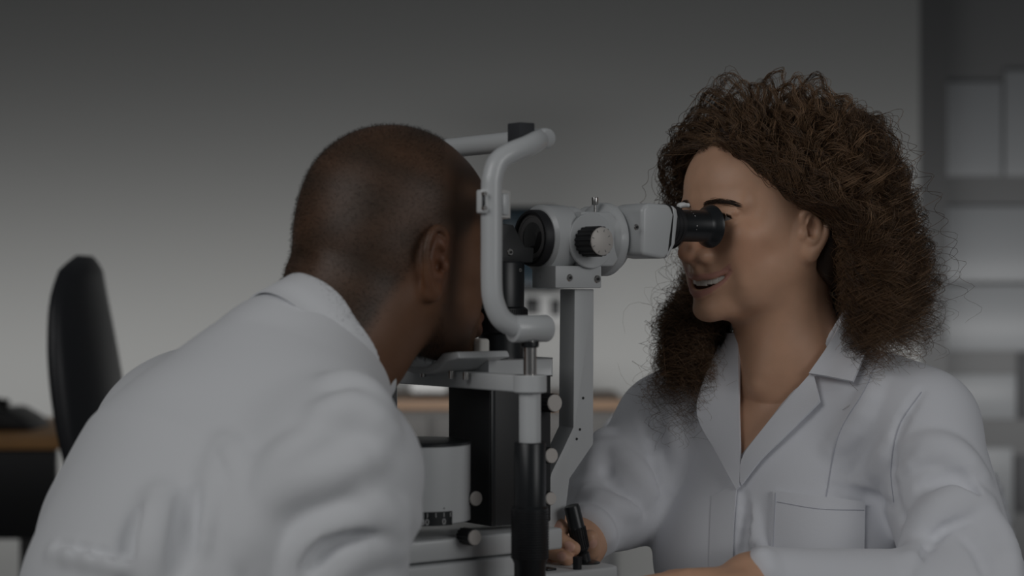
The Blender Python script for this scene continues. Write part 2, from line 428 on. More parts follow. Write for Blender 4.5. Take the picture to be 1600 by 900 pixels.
def strands(paths, rad, name, mt, parent, extra=None, clump=None):
    """paths (N,K,3): one mesh of fine three sided hairs; rad (K,) radius along each"""
    N, K, _ = paths.shape; T = np.gradient(paths, axis=1); T /= np.linalg.norm(T, axis=2)[..., None] + 1e-12
    up = np.array([.31, .17, .93]); s1 = np.cross(T, up); s1 /= np.linalg.norm(s1, axis=2)[..., None] + 1e-9; s2 = np.cross(T, s1)
    V = np.stack([paths + (s1 * math.cos(a) + s2 * math.sin(a)) * rad[None, :, None] for a in (0, 2.094, 4.189)], 2)    # N,K,3,3
    i = np.arange(N)[:, None, None]; k = np.arange(K - 1)[None, :, None]; j = np.arange(3)[None, None, :]
    a = (i * K + k) * 3 + j; b = (i * K + k) * 3 + (j + 1) % 3
    Q = np.stack([a, b, b + 3, a + 3], -1).reshape(-1, 4); V = V.reshape(-1, 3)
    rnd = np.random.RandomState(5).rand(N) ** 1.5
    if clump is not None: rnd = rnd * .45 + clump ** 1.6 * .55
    rnd = np.repeat(rnd, K * 3)
    if extra is not None:
        Q = np.vstack([Q, extra[1] + len(V)]); V = np.vstack([V, extra[0]]); rnd = np.r_[rnd, np.zeros(len(extra[0]))]
    me = np_mesh(name, V, Q); attr(me, 'rnd', rnd[:len(me.vertices)])
    return link(name, me, mt, parent)
def hair_mat(name, c0, c1, rough=.45):
    m = mat(name, c0, rough, spec=.35); nt = m.node_tree; b = nt.nodes['Principled BSDF']
    a = nt.nodes.new('ShaderNodeAttribute'); a.attribute_name = 'rnd'; x = nt.nodes.new('ShaderNodeMix'); x.data_type = 'RGBA'
    x.inputs[6].default_value = (*c0, 1); x.inputs[7].default_value = (*c1, 1); nt.links.new(a.outputs['Fac'], x.inputs[0]); nt.links.new(x.outputs[2], b.inputs['Base Color'])
    return m
M_SHIRT = mat('white_cotton_shirt', (.80, .81, .83), .85, spec=.2, bump=.15, bscale=700, sheen=.2)
M_COAT = mat('white_twill_coat', (.80, .81, .85), .8, spec=.2, bump=.15, bscale=900, sheen=.2)
M_THREAD = mat('white_thread', (.55, .56, .62), .8)
M_TROUSER = mat('dark_trouser_cloth', (.03, .035, .05), .9)
M_SHOE = mat('black_shoe_leather', (.015, .015, .015), .4)
M_TEETH = mat('tooth_enamel', (.86, .82, .74), .25)
M_EYE = mat('eye_white', (.34, .30, .28), .25); M_IRIS = mat('dark_brown_iris', (.035, .018, .01), .1)
SK_W = skin_mat('light_brown_skin', (.66, .385, .25), (.56, .27, .21), (.05, .03, .02))
SK_M = skin_mat('deep_brown_skin', (.165, .078, .040), (.10, .04, .035), (.022, .016, .0095), rough=.52)
def wpx(M, pts, fld, r, op, k, off=0.0):
    """crease or ridge in cloth along a line seen on it"""
    H = fld.hits(resample(pts, max(3, len(pts) * 2)), off)
    n = len(H); rr = [r * (.35 + .65 * math.sin(math.pi * (i + .5) / n)) for i in range(n)]
    M.chain(WORLD, list(H), rr, op, k)
def hand(F, wrist, x, z, side, curl=(.25, .3, .2), spread=.06, thumb=(.2,)):
    """relaxed hand: x = towards the fingertips, z = back of the hand, side = +1 when the thumb is on +y"""
    x = np.array(x, float); x /= np.linalg.norm(x); z = np.array(z, float); z -= x * (z @ x); z /= np.linalg.norm(z); y = np.cross(z, x)
    fr = (np.array(wrist, float), np.array([x, y, z]).T); m = MM(F, fr)
    m.ell((45, 0, 0), (48, 38, 13), k=8); m.rc((-40, 0, 0), (10, 0, 0), 26, 23, k=15)
    for yy, ln in ((25, (42, 25, 20)), (8, (46, 28, 21)), (-9, (42, 26, 20)), (-25, (33, 20, 18))):
        yy *= side; p = np.array([84 - abs(yy) * .25, yy, 2.0]); m.rc((30, yy * .5, 0), p, 11, 10.5, k=6); a = 0.0; b = yy * spread / 20
        for q, L in enumerate(ln):
            a += curl[q]; d = np.array([math.cos(a) * math.cos(b), math.sin(b), -math.sin(a)]); n = p + d * L
            m.rc(p, n, (9.6, 8.6, 7.8)[q], (8.6, 7.8, 6.6)[q], k=2.5); p = n
    m.rc((15, side * 20, -6), (42, side * 42, -12), 14, 11, k=10); m.rc((42, side * 42, -12), (68, side * 50, -16), 10, 9, k=4); m.rc((68, side * 50, -16), (88, side * 50, -20), 9, 7, k=3)
# ------------------------------------------------------------------ the man being examined
AX = np.array([.809, .588, 0]); QX = np.array([.588, -.809, 0]); UP = np.array([0, 0, 1.0])
HM = head_frame(P(623, 384, -.145), AX, pitch=.04)
man = thing('person', P(300, 1514, -.35) * [1, 1, 0], 'man with shaved dark hair and white shirt leaning into the chin rest', 'person')
F = Field(); head(F, HM, False, False); m = MM(F, HM)
NK = P(532, 524, -.185); NB = P(440, 610, -.22)
m.ell((-48, 0, -14), (46, 58, 50), k=25)
F.chain(WORLD, [HM[0] + HM[1] @ np.array([-.028, 0, -.045]), NK, NB], [.062, .064, .075], k=.03)
F.rc(WORLD, P(506, 428, -.187) - QX * .022, P(506, 428, -.187) + QX * .022, .0225, k=.014)          # roll of skin at the nape
F.rc(WORLD, P(457, 399, -.185) - QX * .03, P(459, 399, -.21) + QX * .035, .0035, op='s', k=.008)
TC = [(470, 585, -.2), (370, 775, -.25), (300, 960, -.33)]
F.chain(WORLD, [P(*c) for c in TC] + [P(300, 1400, -.36)], [.05, .11, .115, .13], k=.05)
RS, RE = P(522, 742, -.36), P(500, 985, -.385); RH = P(690, 1010, -.30)
LS, LE = P(300, 672, -.03), P(320, 960, .02); LH = P(560, 1000, .06)
for S_, E_, W_ in ((RS, RE, RH), (LS, LE, LH)):
    F.rc(WORLD, P(440, 650, -.22), S_, .06, .05, k=.05); F.chain(WORLD, [S_, E_], [.05, .042], k=.02); F.chain(WORLD, [E_, W_], [.042, .028], k=.02)
hand(F, RH, AX, UP, 1, (.1, .1, .1)); hand(F, LH, AX, UP, -1, (.1, .1, .1))
V, Q = F.mesh(.002); body = close_pinholes(np_mesh('body', V, Q)); L = head_local(V, HM); X_, Y_, Z_ = L.T
top = sstep(-14, 12, Z_ - np.interp(X_, [-100, -75, -55, -35, -14, 14, 30, 44, 60, 78], [-95, -80, -52, -28, 2, -2, 12, 38, 50, 62]))
front = 1 - sstep(0, 12, X_ - np.interp(Z_, [0, 30, 60, 85, 120], [38, 48, 74, 66, 80]))
side_ = sstep(4, 10, X_) * (1 - sstep(20, 30, X_)) * sstep(-75, -60, Z_) * (1 - sstep(10, 25, Z_))
jaw = sstep(2, 14, X_) * (1 - sstep(-6, 10, Z_ - np.interp(X_, [0, 25, 50, 75, 100], [-40, -52, -72, -74, -86]))) * sstep(-150, -118, Z_)
jaw *= (1 - sstep(-132, -112, -Z_ * 0 - (Z_ * -1)) * 0)
ear = np.exp(-(((X_ + 6) / 17) ** 4 + ((Z_ + 17) / 32) ** 4)) * (np.abs(Y_) > 60)
stub = np.clip(np.maximum.reduce([top * front, side_ * .45, jaw * (.38 + .42 * sstep(60, 95, -Z_))]), 0, 1) * (1 - np.clip(ear * 1.6, 0, 1)) * (np.linalg.norm(V - HM[0], axis=1) < .2)
attr(body, 'stubble', stub * (.62 + .16 * np.sin(V[:, 0] * 70 + 2 * np.sin(V[:, 2] * 60)) * np.sin(V[:, 2] * 55 + V[:, 1] * 40))); attr(body, 'warm', ear * .6); attr(body, 'nails', np.zeros(len(V)))  # real stubble, thinned in wavy patches that stand in for scalp highlights
attr(body, 'lips', np.exp(-(((X_ - 90) / 9) ** 4 + (Y_ / 24) ** 4 + ((Z_ + 73) / 9) ** 4)))
body_o = link('body', body, SK_M, man)
for s in (1, -1):
    b = MB(); c = HM[0] + HM[1] @ np.array([.0705, s * .032, -.0012]); b.lathe([(0.0122 * math.sin(t), -0.0122 * math.cos(t)) for t in np.linspace(0.01, 3.13, 20)], 'Z', 28, Matrix.Translation(c)); b.build('eye', M_EYE, man)
rs = np.random.RandomState(3); idx = np.where((rs.rand(len(V)) < stub * .9) & (stub > .15))[0]; idx = idx[:26000] if len(idx) > 26000 else idx
N_ = F.grad(V[idx]); r0 = V[idx] + rs.randn(len(idx), 3) * .0008; d = N_ + rs.randn(len(idx), 3) * .45 - UP * .35; ln = np.where(L[idx, 2] < -45, .0022, .0018)
strands(np.stack([r0, r0 + d * ln[:, None] * .6, r0 + d * ln[:, None] * 1.05], 1), np.array([.00012, .0001, .00004]), 'hair', hair_mat('black_short_hair', (.012, .009, .007), (.03, .02, .014)), man)
# his shirt
G = Field()
G.chain(WORLD, [P(*c) for c in TC] + [P(300, 1290, -.37)], [.064, .134, .136, .15], k=.06)
G.rc(WORLD, P(455, 605, -.225), RS, .068, .070, k=.06)
G.rc(WORLD, P(440, 640, -.2), LS, .062, .068, k=.07); G.rc(WORLD, P(280, 700, -.12), P(250, 860, -.2), .085, .11, k=.06)
G.chain(WORLD, [RS, RE], [.070, .066], k=.03); G.chain(WORLD, [RE, RH - AX * .03], [.066, .04], k=.03)
G.chain(WORLD, [LS, LE], [.066, .06], k=.03); G.chain(WORLD, [LE, LH - AX * .03], [.06, .04], k=.03)
G0 = Field(); G0.p = list(G.p)
def f(r, k, *pts): wpx(G, pts, G0, r, 'u', k * .8, off=-r * .55)
def g(r, k, *pts): wpx(G, pts, G0, r * .6, 's', k * .55, off=r * .3)
g(.007, .022, (478, 690), (440, 712), (408, 755), (392, 800)); g(.004, .02, (392, 800), (384, 850), (380, 905))
f(.010, .03, (492, 694), (450, 728), (420, 775), (404, 830), (400, 890)); f(.007, .026, (402, 800), (450, 768), (520, 742), (585, 716))
f(.008, .024, (455, 905), (480, 856), (535, 822), (600, 806), (645, 812))
g(.003, .03, (480, 885), (520, 850), (580, 838)); f(.007, .022, (568, 768), (604, 815), (624, 880)); f(.006, .02, (520, 900), (560, 868), (610, 858))
f(.008, .026, (352, 700), (372, 740), (356, 800)); g(.005, .02, (340, 715), (352, 765), (344, 820)); f(.007, .022, (332, 730), (330, 790), (318, 850))
f(.009, .03, (252, 780), (238, 850), (230, 905)); f(.008, .026, (375, 790), (384, 820), (372, 870)); g(.004, .03, (300, 770), (288, 830), (280, 890)); g(.004, .03, (215, 800), (200, 860), (195, 905))
f(.005, .018, (85, 862), (150, 874), (235, 896)); g(.003, .015, (92, 852), (160, 864), (245, 884)); f(.006, .03, (505, 650), (560, 642), (604, 676)); f(.005, .03, (520, 600), (558, 610), (596, 640))
G.ell(WORLD, P(470, 520, -.20), (.05, .06, .03), 'u', .03); G.rc(WORLD, NK - np.array([.045, .015, .045]), NB, .038, .058, k=.03)
Vs, Qs = G.mesh(.003); shirt = link('shirt', close_pinholes(np_mesh('shirt', Vs, Qs)), M_SHIRT, man)
nrm = AX * .80 + UP * .60; nrm /= np.linalg.norm(nrm); mv = np.cross(QX, nrm); mv *= -1 if mv[2] < 0 else 1
def collar(C, n, q, mvec, rq, rm, hgt, flare, name, mt, parent, gap=None, lean=(0, 0)):
    """stand and turned-down leaf of a shirt collar around a neck; mvec points to the nape"""
    prof = [(-.0015, -hgt), (0, -hgt * .5), (0, -.004), (.0025, .001), (.0055, -.003), (.008 + flare * .3, -hgt * .5), (.010 + flare, -hgt * 1.05), (.008 + flare, -hgt * 1.06), (.0055 + flare * .3, -hgt * .5), (.004, -hgt * .3), (.0025, -hgt)]
    segs = 72; V = []; Qd = []; K = len(prof)
    for i in range(segs + 1):
        th = (i / segs - .5) * 2 * (math.pi - (gap or .0)); c_, s_ = math.cos(th), math.sin(th)
        for r_, h_ in prof:
            wob = .0012 * math.sin(5 * th) * (1 if r_ > .006 else 0)
            V.append(C + mvec * c_ * (rm + r_ + wob) + q * s_ * (rq + r_ + wob) + n * (h_ + lean[0] * (1 - c_) * .5))
    for i in range(segs):
        for k in range(K): Qd.append((i * K + k, i * K + (k + 1) % K, (i + 1) * K + (k + 1) % K, (i + 1) * K + k))
    me = np_mesh(name, V, Qd); bm = bmesh.new(); bm.from_mesh(me)
    bmesh.ops.holes_fill(bm, edges=[e for e in bm.edges if e.is_boundary], sides=0); bmesh.ops.recalc_face_normals(bm, faces=bm.faces); bm.to_mesh(me); bm.free()
    return link(name, me, mt, parent)
collar(NK + nrm * .002, nrm, QX, mv, .064, .070, .042, .004, 'collar', M_SHIRT, man, gap=0)
# trousers, shoes and stool of the man (below the frame)
T = Field(); HP = np.array([P(300, 1400, -.36)[0], -.36, .60])
T.ell(WORLD, HP, (.17, .17, .13), k=.03)
for s, e in ((1, -.13), (-1, .13)):
    K_ = HP + AX * .32 + QX * -e * 1.35 + UP * -.03; A_ = np.array([K_[0] - .02, K_[1], .10]) + AX * .03
    T.chain(WORLD, [HP + QX * -e, K_, A_], [.09, .065, .05], k=.03)
    b = Field(); b.chain(WORLD, [A_ * [1, 1, 0] + UP * .05 - AX * .04, A_ * [1, 1, 0] + UP * .035 + AX * .17], [.045, .034], k=.01); v, q = b.mesh(.006); link('shoe', np_mesh('shoe', v, q), M_SHOE, man)
v, q = T.mesh(.006); link('trousers', np_mesh('trousers', v, q), M_TROUSER, man)
# ------------------------------------------------------------------ the woman examining him
HW = head_frame(P(1188, 343, .148), (-.84, -.545), pitch=0.0)
woman = thing('person', P(1235, 640, .16) * [1, 1, 0], 'smiling woman with curly brown hair and white lab coat at the eyepiece', 'person')
fwd = np.array([-.45, -.893, 0]); lft = np.array([.893, -.45, 0]); TW = (P(1235, 640, .16), np.array([fwd, lft, UP]).T)
def torso(M, g, neck=True):
    m = MM(M, TW)
    m.ell((5, 0, -150), (88 + g, 135 + g, 190), k=0); m.rc((-8, -120, -22), (-8, 120, -22), 42 + g, 42 + g, k=40)
    m.ell((0, 0, -330), (82 + g, 118 + g, 120), k=40); m.ell((0, 0, -450), (112 + g, 165 + g, 110), k=50)
    for s in (1, -1):
        m.ell((66, s * 66, -165), (50 + g, 58 + g, 58 + g), k=45); m.rc((-12, s * 30, 48), (-10, s * 115, 6), 22 + g * .6, 26 + g, k=35)
F = Field(); head(F, HW, True, True)
NKt = HW[0] + HW[1] @ np.array([-.028, 0, -.05]); NKb = P(1238, 585, .165)
F.chain(WORLD, [NKt, NKb, P(1230, 650, .165)], [.051, .054, .045], k=.05); torso(F, 3)
F.rc(WORLD, P(1228, 480, .124), P(1186, 600, .118), .010, .005, k=.035)                   # neck muscle
SL, EL, WL = P(1440, 668, .075), P(1520, 950, -.06), P(1180, 907, -.14)
SR, ER, WR = P(1040, 668, .24), P(965, 778, .17), P(903, 852, .05)
for S_, E_, W_ in ((SL, EL, WL), (SR, ER, WR)): F.chain(WORLD, [S_, E_], [.040, .034], k=.02); F.chain(WORLD, [E_, W_], [.034, .026], k=.02)
hand(F, WL, P(990, 912, -.17) - WL, UP - QX * .2, -1 * -1, (.12, .14, .1), .05)
# right hand around the joystick
PB = P(886, 850, .035)
F.chain(WORLD, [WR, PB], [.023, .021], k=.02); F.ell(WORLD, P(876, 848, .022), (.020, .016, .030), k=.010)
fing = [[P(866, 822, .018), P(856, 806, -.010), P(862, 808, -.032), P(879, 827, -.046)],
        [P(860, 842, .015), P(851, 834, -.022), P(866, 836, -.048), P(896, 857, -.060)],
        [P(860, 862, .012), P(850, 856, -.025), P(862, 861, -.052), P(886, 873, -.066)],
        [P(862, 880, .014), P(854, 878, -.02), P(858, 882, -.032), P(866, 885, -.042)],
        [P(898, 868, .020), P(914, 876, .008), P(924, 860, -.010), P(922, 840, -.024)]]
for i, c in enumerate(fing):
    F.chain(WORLD, [PB * .5 + c[0] * .5, c[0]], [.011, .009], k=.005); F.chain(WORLD, c, [.0092, .0088, .0083, .0074] if i < 4 else [.0105, .0100, .0096, .0084], k=.0015)
nails = []
for i, (c, off) in enumerate(zip(fing, [(-.35, -.85, .25)] * 3 + [(-.35, -.85, .25), (.15, -.95, .15)])):
    tip, pr = c[3], c[2]; d = (tip - pr) / np.linalg.norm(tip - pr); o_ = np.array(off); o_ = o_ - d * (o_ @ d); o_ /= np.linalg.norm(o_)
    nails.append((tip - d * .0015 + o_ * .0066, d, o_)); y_ = np.cross(o_, d)
    F.ell((tip - d * .0015 + o_ * .0064, np.array([d, y_, o_]).T), (0, 0, 0), (.0068, .0055, .0022), k=.0008)
V, Q = F.mesh(.0013, B=16); body = close_pinholes(np_mesh('body', V, Q)); L = head_local(V, HW); X_, Y_, Z_ = L.T
hd = np.linalg.norm(V - HW[0], axis=1) < .17
uz = np.interp(np.abs(Y_), [0, 5, 15, 27, 37, 42], [-65.2, -64.5, -64.5, -61, -55, -52]); lz = np.interp(np.abs(Y_), [0, 7, 18, 29, 38, 43], [-83.5, -82.5, -78, -69, -58, -52])
band = lambda zc, up, dn: sstep(-dn - 1.2, -dn + .6, Z_ - zc) * (1 - sstep(up - .6, up + 1.2, Z_ - zc))
taper = 1 - sstep(37, 43, np.abs(Y_))
lips = np.maximum(band(uz, 3.0, 2.6), band(lz, 3.0, 4.0)) * taper * (X_ > 55) * hd
stubw = np.zeros(len(V))
attr(body, 'lips', lips); attr(body, 'stubble', sstep(0, 14, Z_ - np.interp(X_, [-100, -30, -8, 20, 45, 70], [-60, -40, 18, 22, 55, 72])) * hd * .9)
nl = np.zeros(len(V))
for c, d, o_ in nails:
    r_ = V - c; nl = np.maximum(nl, (np.abs(r_ @ o_) < .0022) * (1 - sstep(.85, 1.05, np.sqrt((r_ @ d / .0062) ** 2 + (r_ @ np.cross(o_, d) / .005) ** 2))))
attr(body, 'nails', nl)
warm = np.exp(-(((X_ - 55) / 30) ** 2 + ((np.abs(Y_) - 45) / 22) ** 2 + ((Z_ + 32) / 24) ** 2)) * .4 + np.exp(-(((X_ - 110) / 14) ** 2 + (Y_ / 18) ** 2 + ((Z_ + 40) / 14) ** 2)) * .5
attr(body, 'warm', np.clip(warm, 0, 1) * hd)
link('body', body, SK_W, woman)
teeth(HW, woman, M_TEETH, None)
def hpt(x, y, z): return HW[0] + HW[1] @ (np.array([x, y, z]) * .001)
for s in (1, -1):
    Mx = Matrix([[*HW[1][r], hpt(70.5, s * 32, -1.2)[r]] for r in range(3)] + [[0, 0, 0, 1]]) @ Matrix.Rotation(math.radians(90), 4, 'Y')
    prof = [(0.0124 * math.sin(t), 0.0124 * math.cos(t)) for t in np.linspace(3.13, 0.01, 24)]
    e = MB(Mx).lathe(prof, 'Z', 32).build('eye', M_EYE, woman)
    MB(Mx).lathe([(0.0126 * math.sin(t), 0.0126 * math.cos(t)) for t in np.linspace(.5, 0.01, 8)], 'Z', 24).build('iris', M_IRIS, e)
rs = np.random.RandomState(8)
HB = hair_mat('dark_brow_hair', (.035, .02, .013), (.07, .042, .028))
for s in (1, -1):
    pb = []; pl = []
    for i in range(260):                                   # brows
        t = rs.rand(); yy = 12 + 33 * t; zz = 13.5 + 6.5 * math.sin(t * 2.3) - 4 * t + rs.randn() * (2.1 - 1.3 * t); x0 = 95 - .0125 * yy * yy
        p = np.array([hpt(x0, s * yy, zz)]); k = F.ev(p)[0]; p = p - F.grad(p) * k; k = F.ev(p)[0]; p = p - F.grad(p) * k; g_ = F.grad(p)[0]; dr = HW[1] @ np.array([-.35, s * 1, .35 - t * .7]); dr = dr - g_ * (dr @ g_)
        pb.append([p[0], p[0] + dr * .004 + g_ * .0009, p[0] + dr * .008 + g_ * .0006])
    for i in range(90):                                    # lashes
        t = i / 89; yy = 21 + 24 * t; zz = -1.5 + 4.0 * math.sin(math.pi * min(1, t * .95 + .03)); xx = 84.5 - .045 * (yy - 32) ** 2 * .6 - 1.2 * (t > .8)
        p = hpt(xx, s * yy, zz); dr = HW[1] @ np.array([.8, s * (t - .3) * 1.2, .5])
        pl.append([p - dr * .001, p + dr * .002, p + dr * .0036 + UP * .0012])
    strands(np.array(pb), np.array([.00017, .00017, .00005]), 'eyebrow', HB, woman); strands(np.array(pl), np.array([.00028, .0002, .00006]), 'eyelash_row', HB, woman)
BODYW = F
# her coat
G = Field(); torso(G, 9); GT = Field(); GT.p = list(G.p); GT.rc(WORLD, P(1375, 640, .11), SL, .055, .058, k=.05); GT.rc(WORLD, P(1090, 650, .2), SR, .05, .052, k=.05)
G.rc(WORLD, P(1375, 640, .11), SL, .055, .058, k=.05); G.rc(WORLD, P(1090, 650, .2), SR, .05, .052, k=.05)
G.chain(WORLD, [SL, EL], [.060, .058], k=.02); G.chain(WORLD, [EL, WL + (EL - WL) * .06], [.058, .034], k=.03)
G.chain(WORLD, [SR, ER], [.058, .052], k=.02); G.chain(WORLD, [ER, WR + (ER - WR) * .22], [.052, .031], k=.03)
G.chain(WORLD, [P(1240, 585, .170), P(1248, 528, .182), P(1252, 498, .19)], [.068, .066, .064], k=.02)
GS = Field(); GS.p = list(G.p)
def f(r, k, *pts): wpx(G, pts, GS, r, 'u', k * .8, off=-r * .5)
def g(r, k, *pts): wpx(G, pts, GS, r * .6, 's', k * .55, off=r * .3)
g(.006, .018, (1440, 610), (1405, 665), (1392, 730), (1400, 790), (1425, 830)); f(.009, .025, (1425, 700), (1480, 705), (1530, 745))
f(.011, .025, (1420, 880), (1450, 815), (1500, 780), (1540, 790)); g(.007, .022, (1440, 760), (1490, 745), (1525, 775)); f(.009, .022, (1540, 800), (1565, 850), (1580, 900)); g(.007, .02, (1500, 830), (1530, 860), (1545, 900))
f(.006, .014, (1418, 898), (1440, 840), (1478, 800), (1525, 790)); g(.004, .016, (1440, 872), (1470, 830), (1515, 812)); f(.005, .014, (1408, 740), (1450, 712), (1500, 716)); f(.005, .014, (1556, 740), (1570, 800), (1586, 860))
f(.008, .022, (1330, 770), (1370, 740), (1392, 690)); g(.005, .02, (1300, 760), (1350, 775), (1390, 790)); f(.007, .022, (1300, 700), (1340, 660), (1370, 600))
g(.006, .018, (1000, 640), (1020, 700), (1028, 780)); f(.009, .024, (945, 690), (990, 740), (1015, 770)); g(.006, .02, (930, 720), (965, 760), (1010, 800)); f(.007, .02, (905, 760), (950, 790), (990, 800))
f(.007, .02, (1050, 660), (1060, 720), (1040, 760)); f(.006, .02, (900, 800), (935, 815), (955, 850)); f(.008, .022, (960, 650), (940, 700), (925, 750))
f(.006, .02, (1170, 800), (1180, 850), (1200, 890)); g(.006, .014, (1161, 770), (1166, 820), (1160, 880))
G.poly([(1154, 500), (1158, 728), (1200, 668), (1262, 585), (1330, 500), (1290, 440), (1154, 440)], -.2, .195, 's', .003, at=.09)
G.chain(WORLD, [P(1252, 440, .185), P(1246, 528, .178), P(1240, 600, .168)], [.062, .060, .058], op='s', k=.004)
Vs, Qs = G.mesh(.0026); coat = link('lab_coat', close_pinholes(np_mesh('lab_coat', Vs, Qs)), M_COAT, woman)
lp = lambda i, j: .0
patch(GS, [(1270, 579), (1232, 622), (1190, 672), (1159, 716), (1156, 752)], [(1282, 628), (1262, 648), (1226, 683), (1190, 717), (1158, 757)], .008, .0035, 'lapel', M_COAT, woman, 26, 14, lambda u, v: .003 * v * (1 - u))
patch(GS, [(1314, 496), (1302, 524), (1283, 556), (1264, 584)], [(1330, 494), (1366, 522), (1350, 562), (1334, 598)], .010, .0035, 'collar', M_COAT, woman, 20, 16, lambda u, v: .004)
patch(GS, [(1152, 520), (1154, 600), (1155, 660), (1156, 716), (1155, 760)], [(1135, 522), (1098, 600), (1090, 650), (1118, 705), (1150, 764)], .008, .0035, 'lapel', M_COAT, woman, 26, 12, lambda u, v: .003 * v * (1 - u))
patch(GT, [(1208, 766), (1206, 830), (1203, 905)], [(1352, 784), (1351, 840), (1350, 905)], .004, .003, 'pocket', M_COAT, woman, 20, 20)
patch(GT, [(1112, 775), (1109, 830), (1107, 915)], [(1153, 758), (1147, 830), (1145, 915)], .0008, .003, 'front_placket', M_COAT, woman, 24, 8, lambda u, v: .0045 * v)
for ln in ([(1378, 548), (1350, 610), (1310, 680), (1290, 780)], [(1214, 784), (1280, 795), (1350, 797)], [(1212, 770), (1209, 830), (1206, 902)], [(1440, 612), (1405, 665), (1392, 730), (1396, 785)]):
    H = (GT if ln[0][0] in (1214, 1212) else G).hits(resample(ln, 40), .0045 if ln[0][0] in (1214, 1212) else .0006); H = H[H[:, 1] < .5]; MB().tube(list(H), .0004, 6).build('seam', M_THREAD, woman)
d_ = (EL - WL) / np.linalg.norm(EL - WL); MB().tube([WL + d_ * .004, WL + d_ * .03, WL + d_ * .055], [.033, .0355, .037], 40).build('cuff', M_COAT, woman)
T = Field(); HP = TW[0] * [1, 1, 0] + UP * .58 - fwd * .02; T.ell(WORLD, HP, (.17, .17, .13), k=.03)
for e in (.11, -.11):
    K_ = HP + np.array([1., 0, 0]) * (e * 1.3 + .06) + np.array([.05, -.36, -.04]); A_ = np.array([K_[0], K_[1], .10]) - fwd * .05
    T.chain(WORLD, [HP + lft * e, K_, A_], [.085, .06, .042], k=.03)
    b = Field(); b.chain(WORLD, [A_ * [1, 1, 0] + UP * .045 + np.array([0, .03, 0]), A_ * [1, 1, 0] + UP * .03 - np.array([0, .15, 0])], [.038, .029], k=.01); v, q = b.mesh(.006); link('shoe', np_mesh('shoe', v, q), M_SHOE, woman)
v, q = T.mesh(.006); link('trousers', np_mesh('trousers', v, q), M_TROUSER, woman)
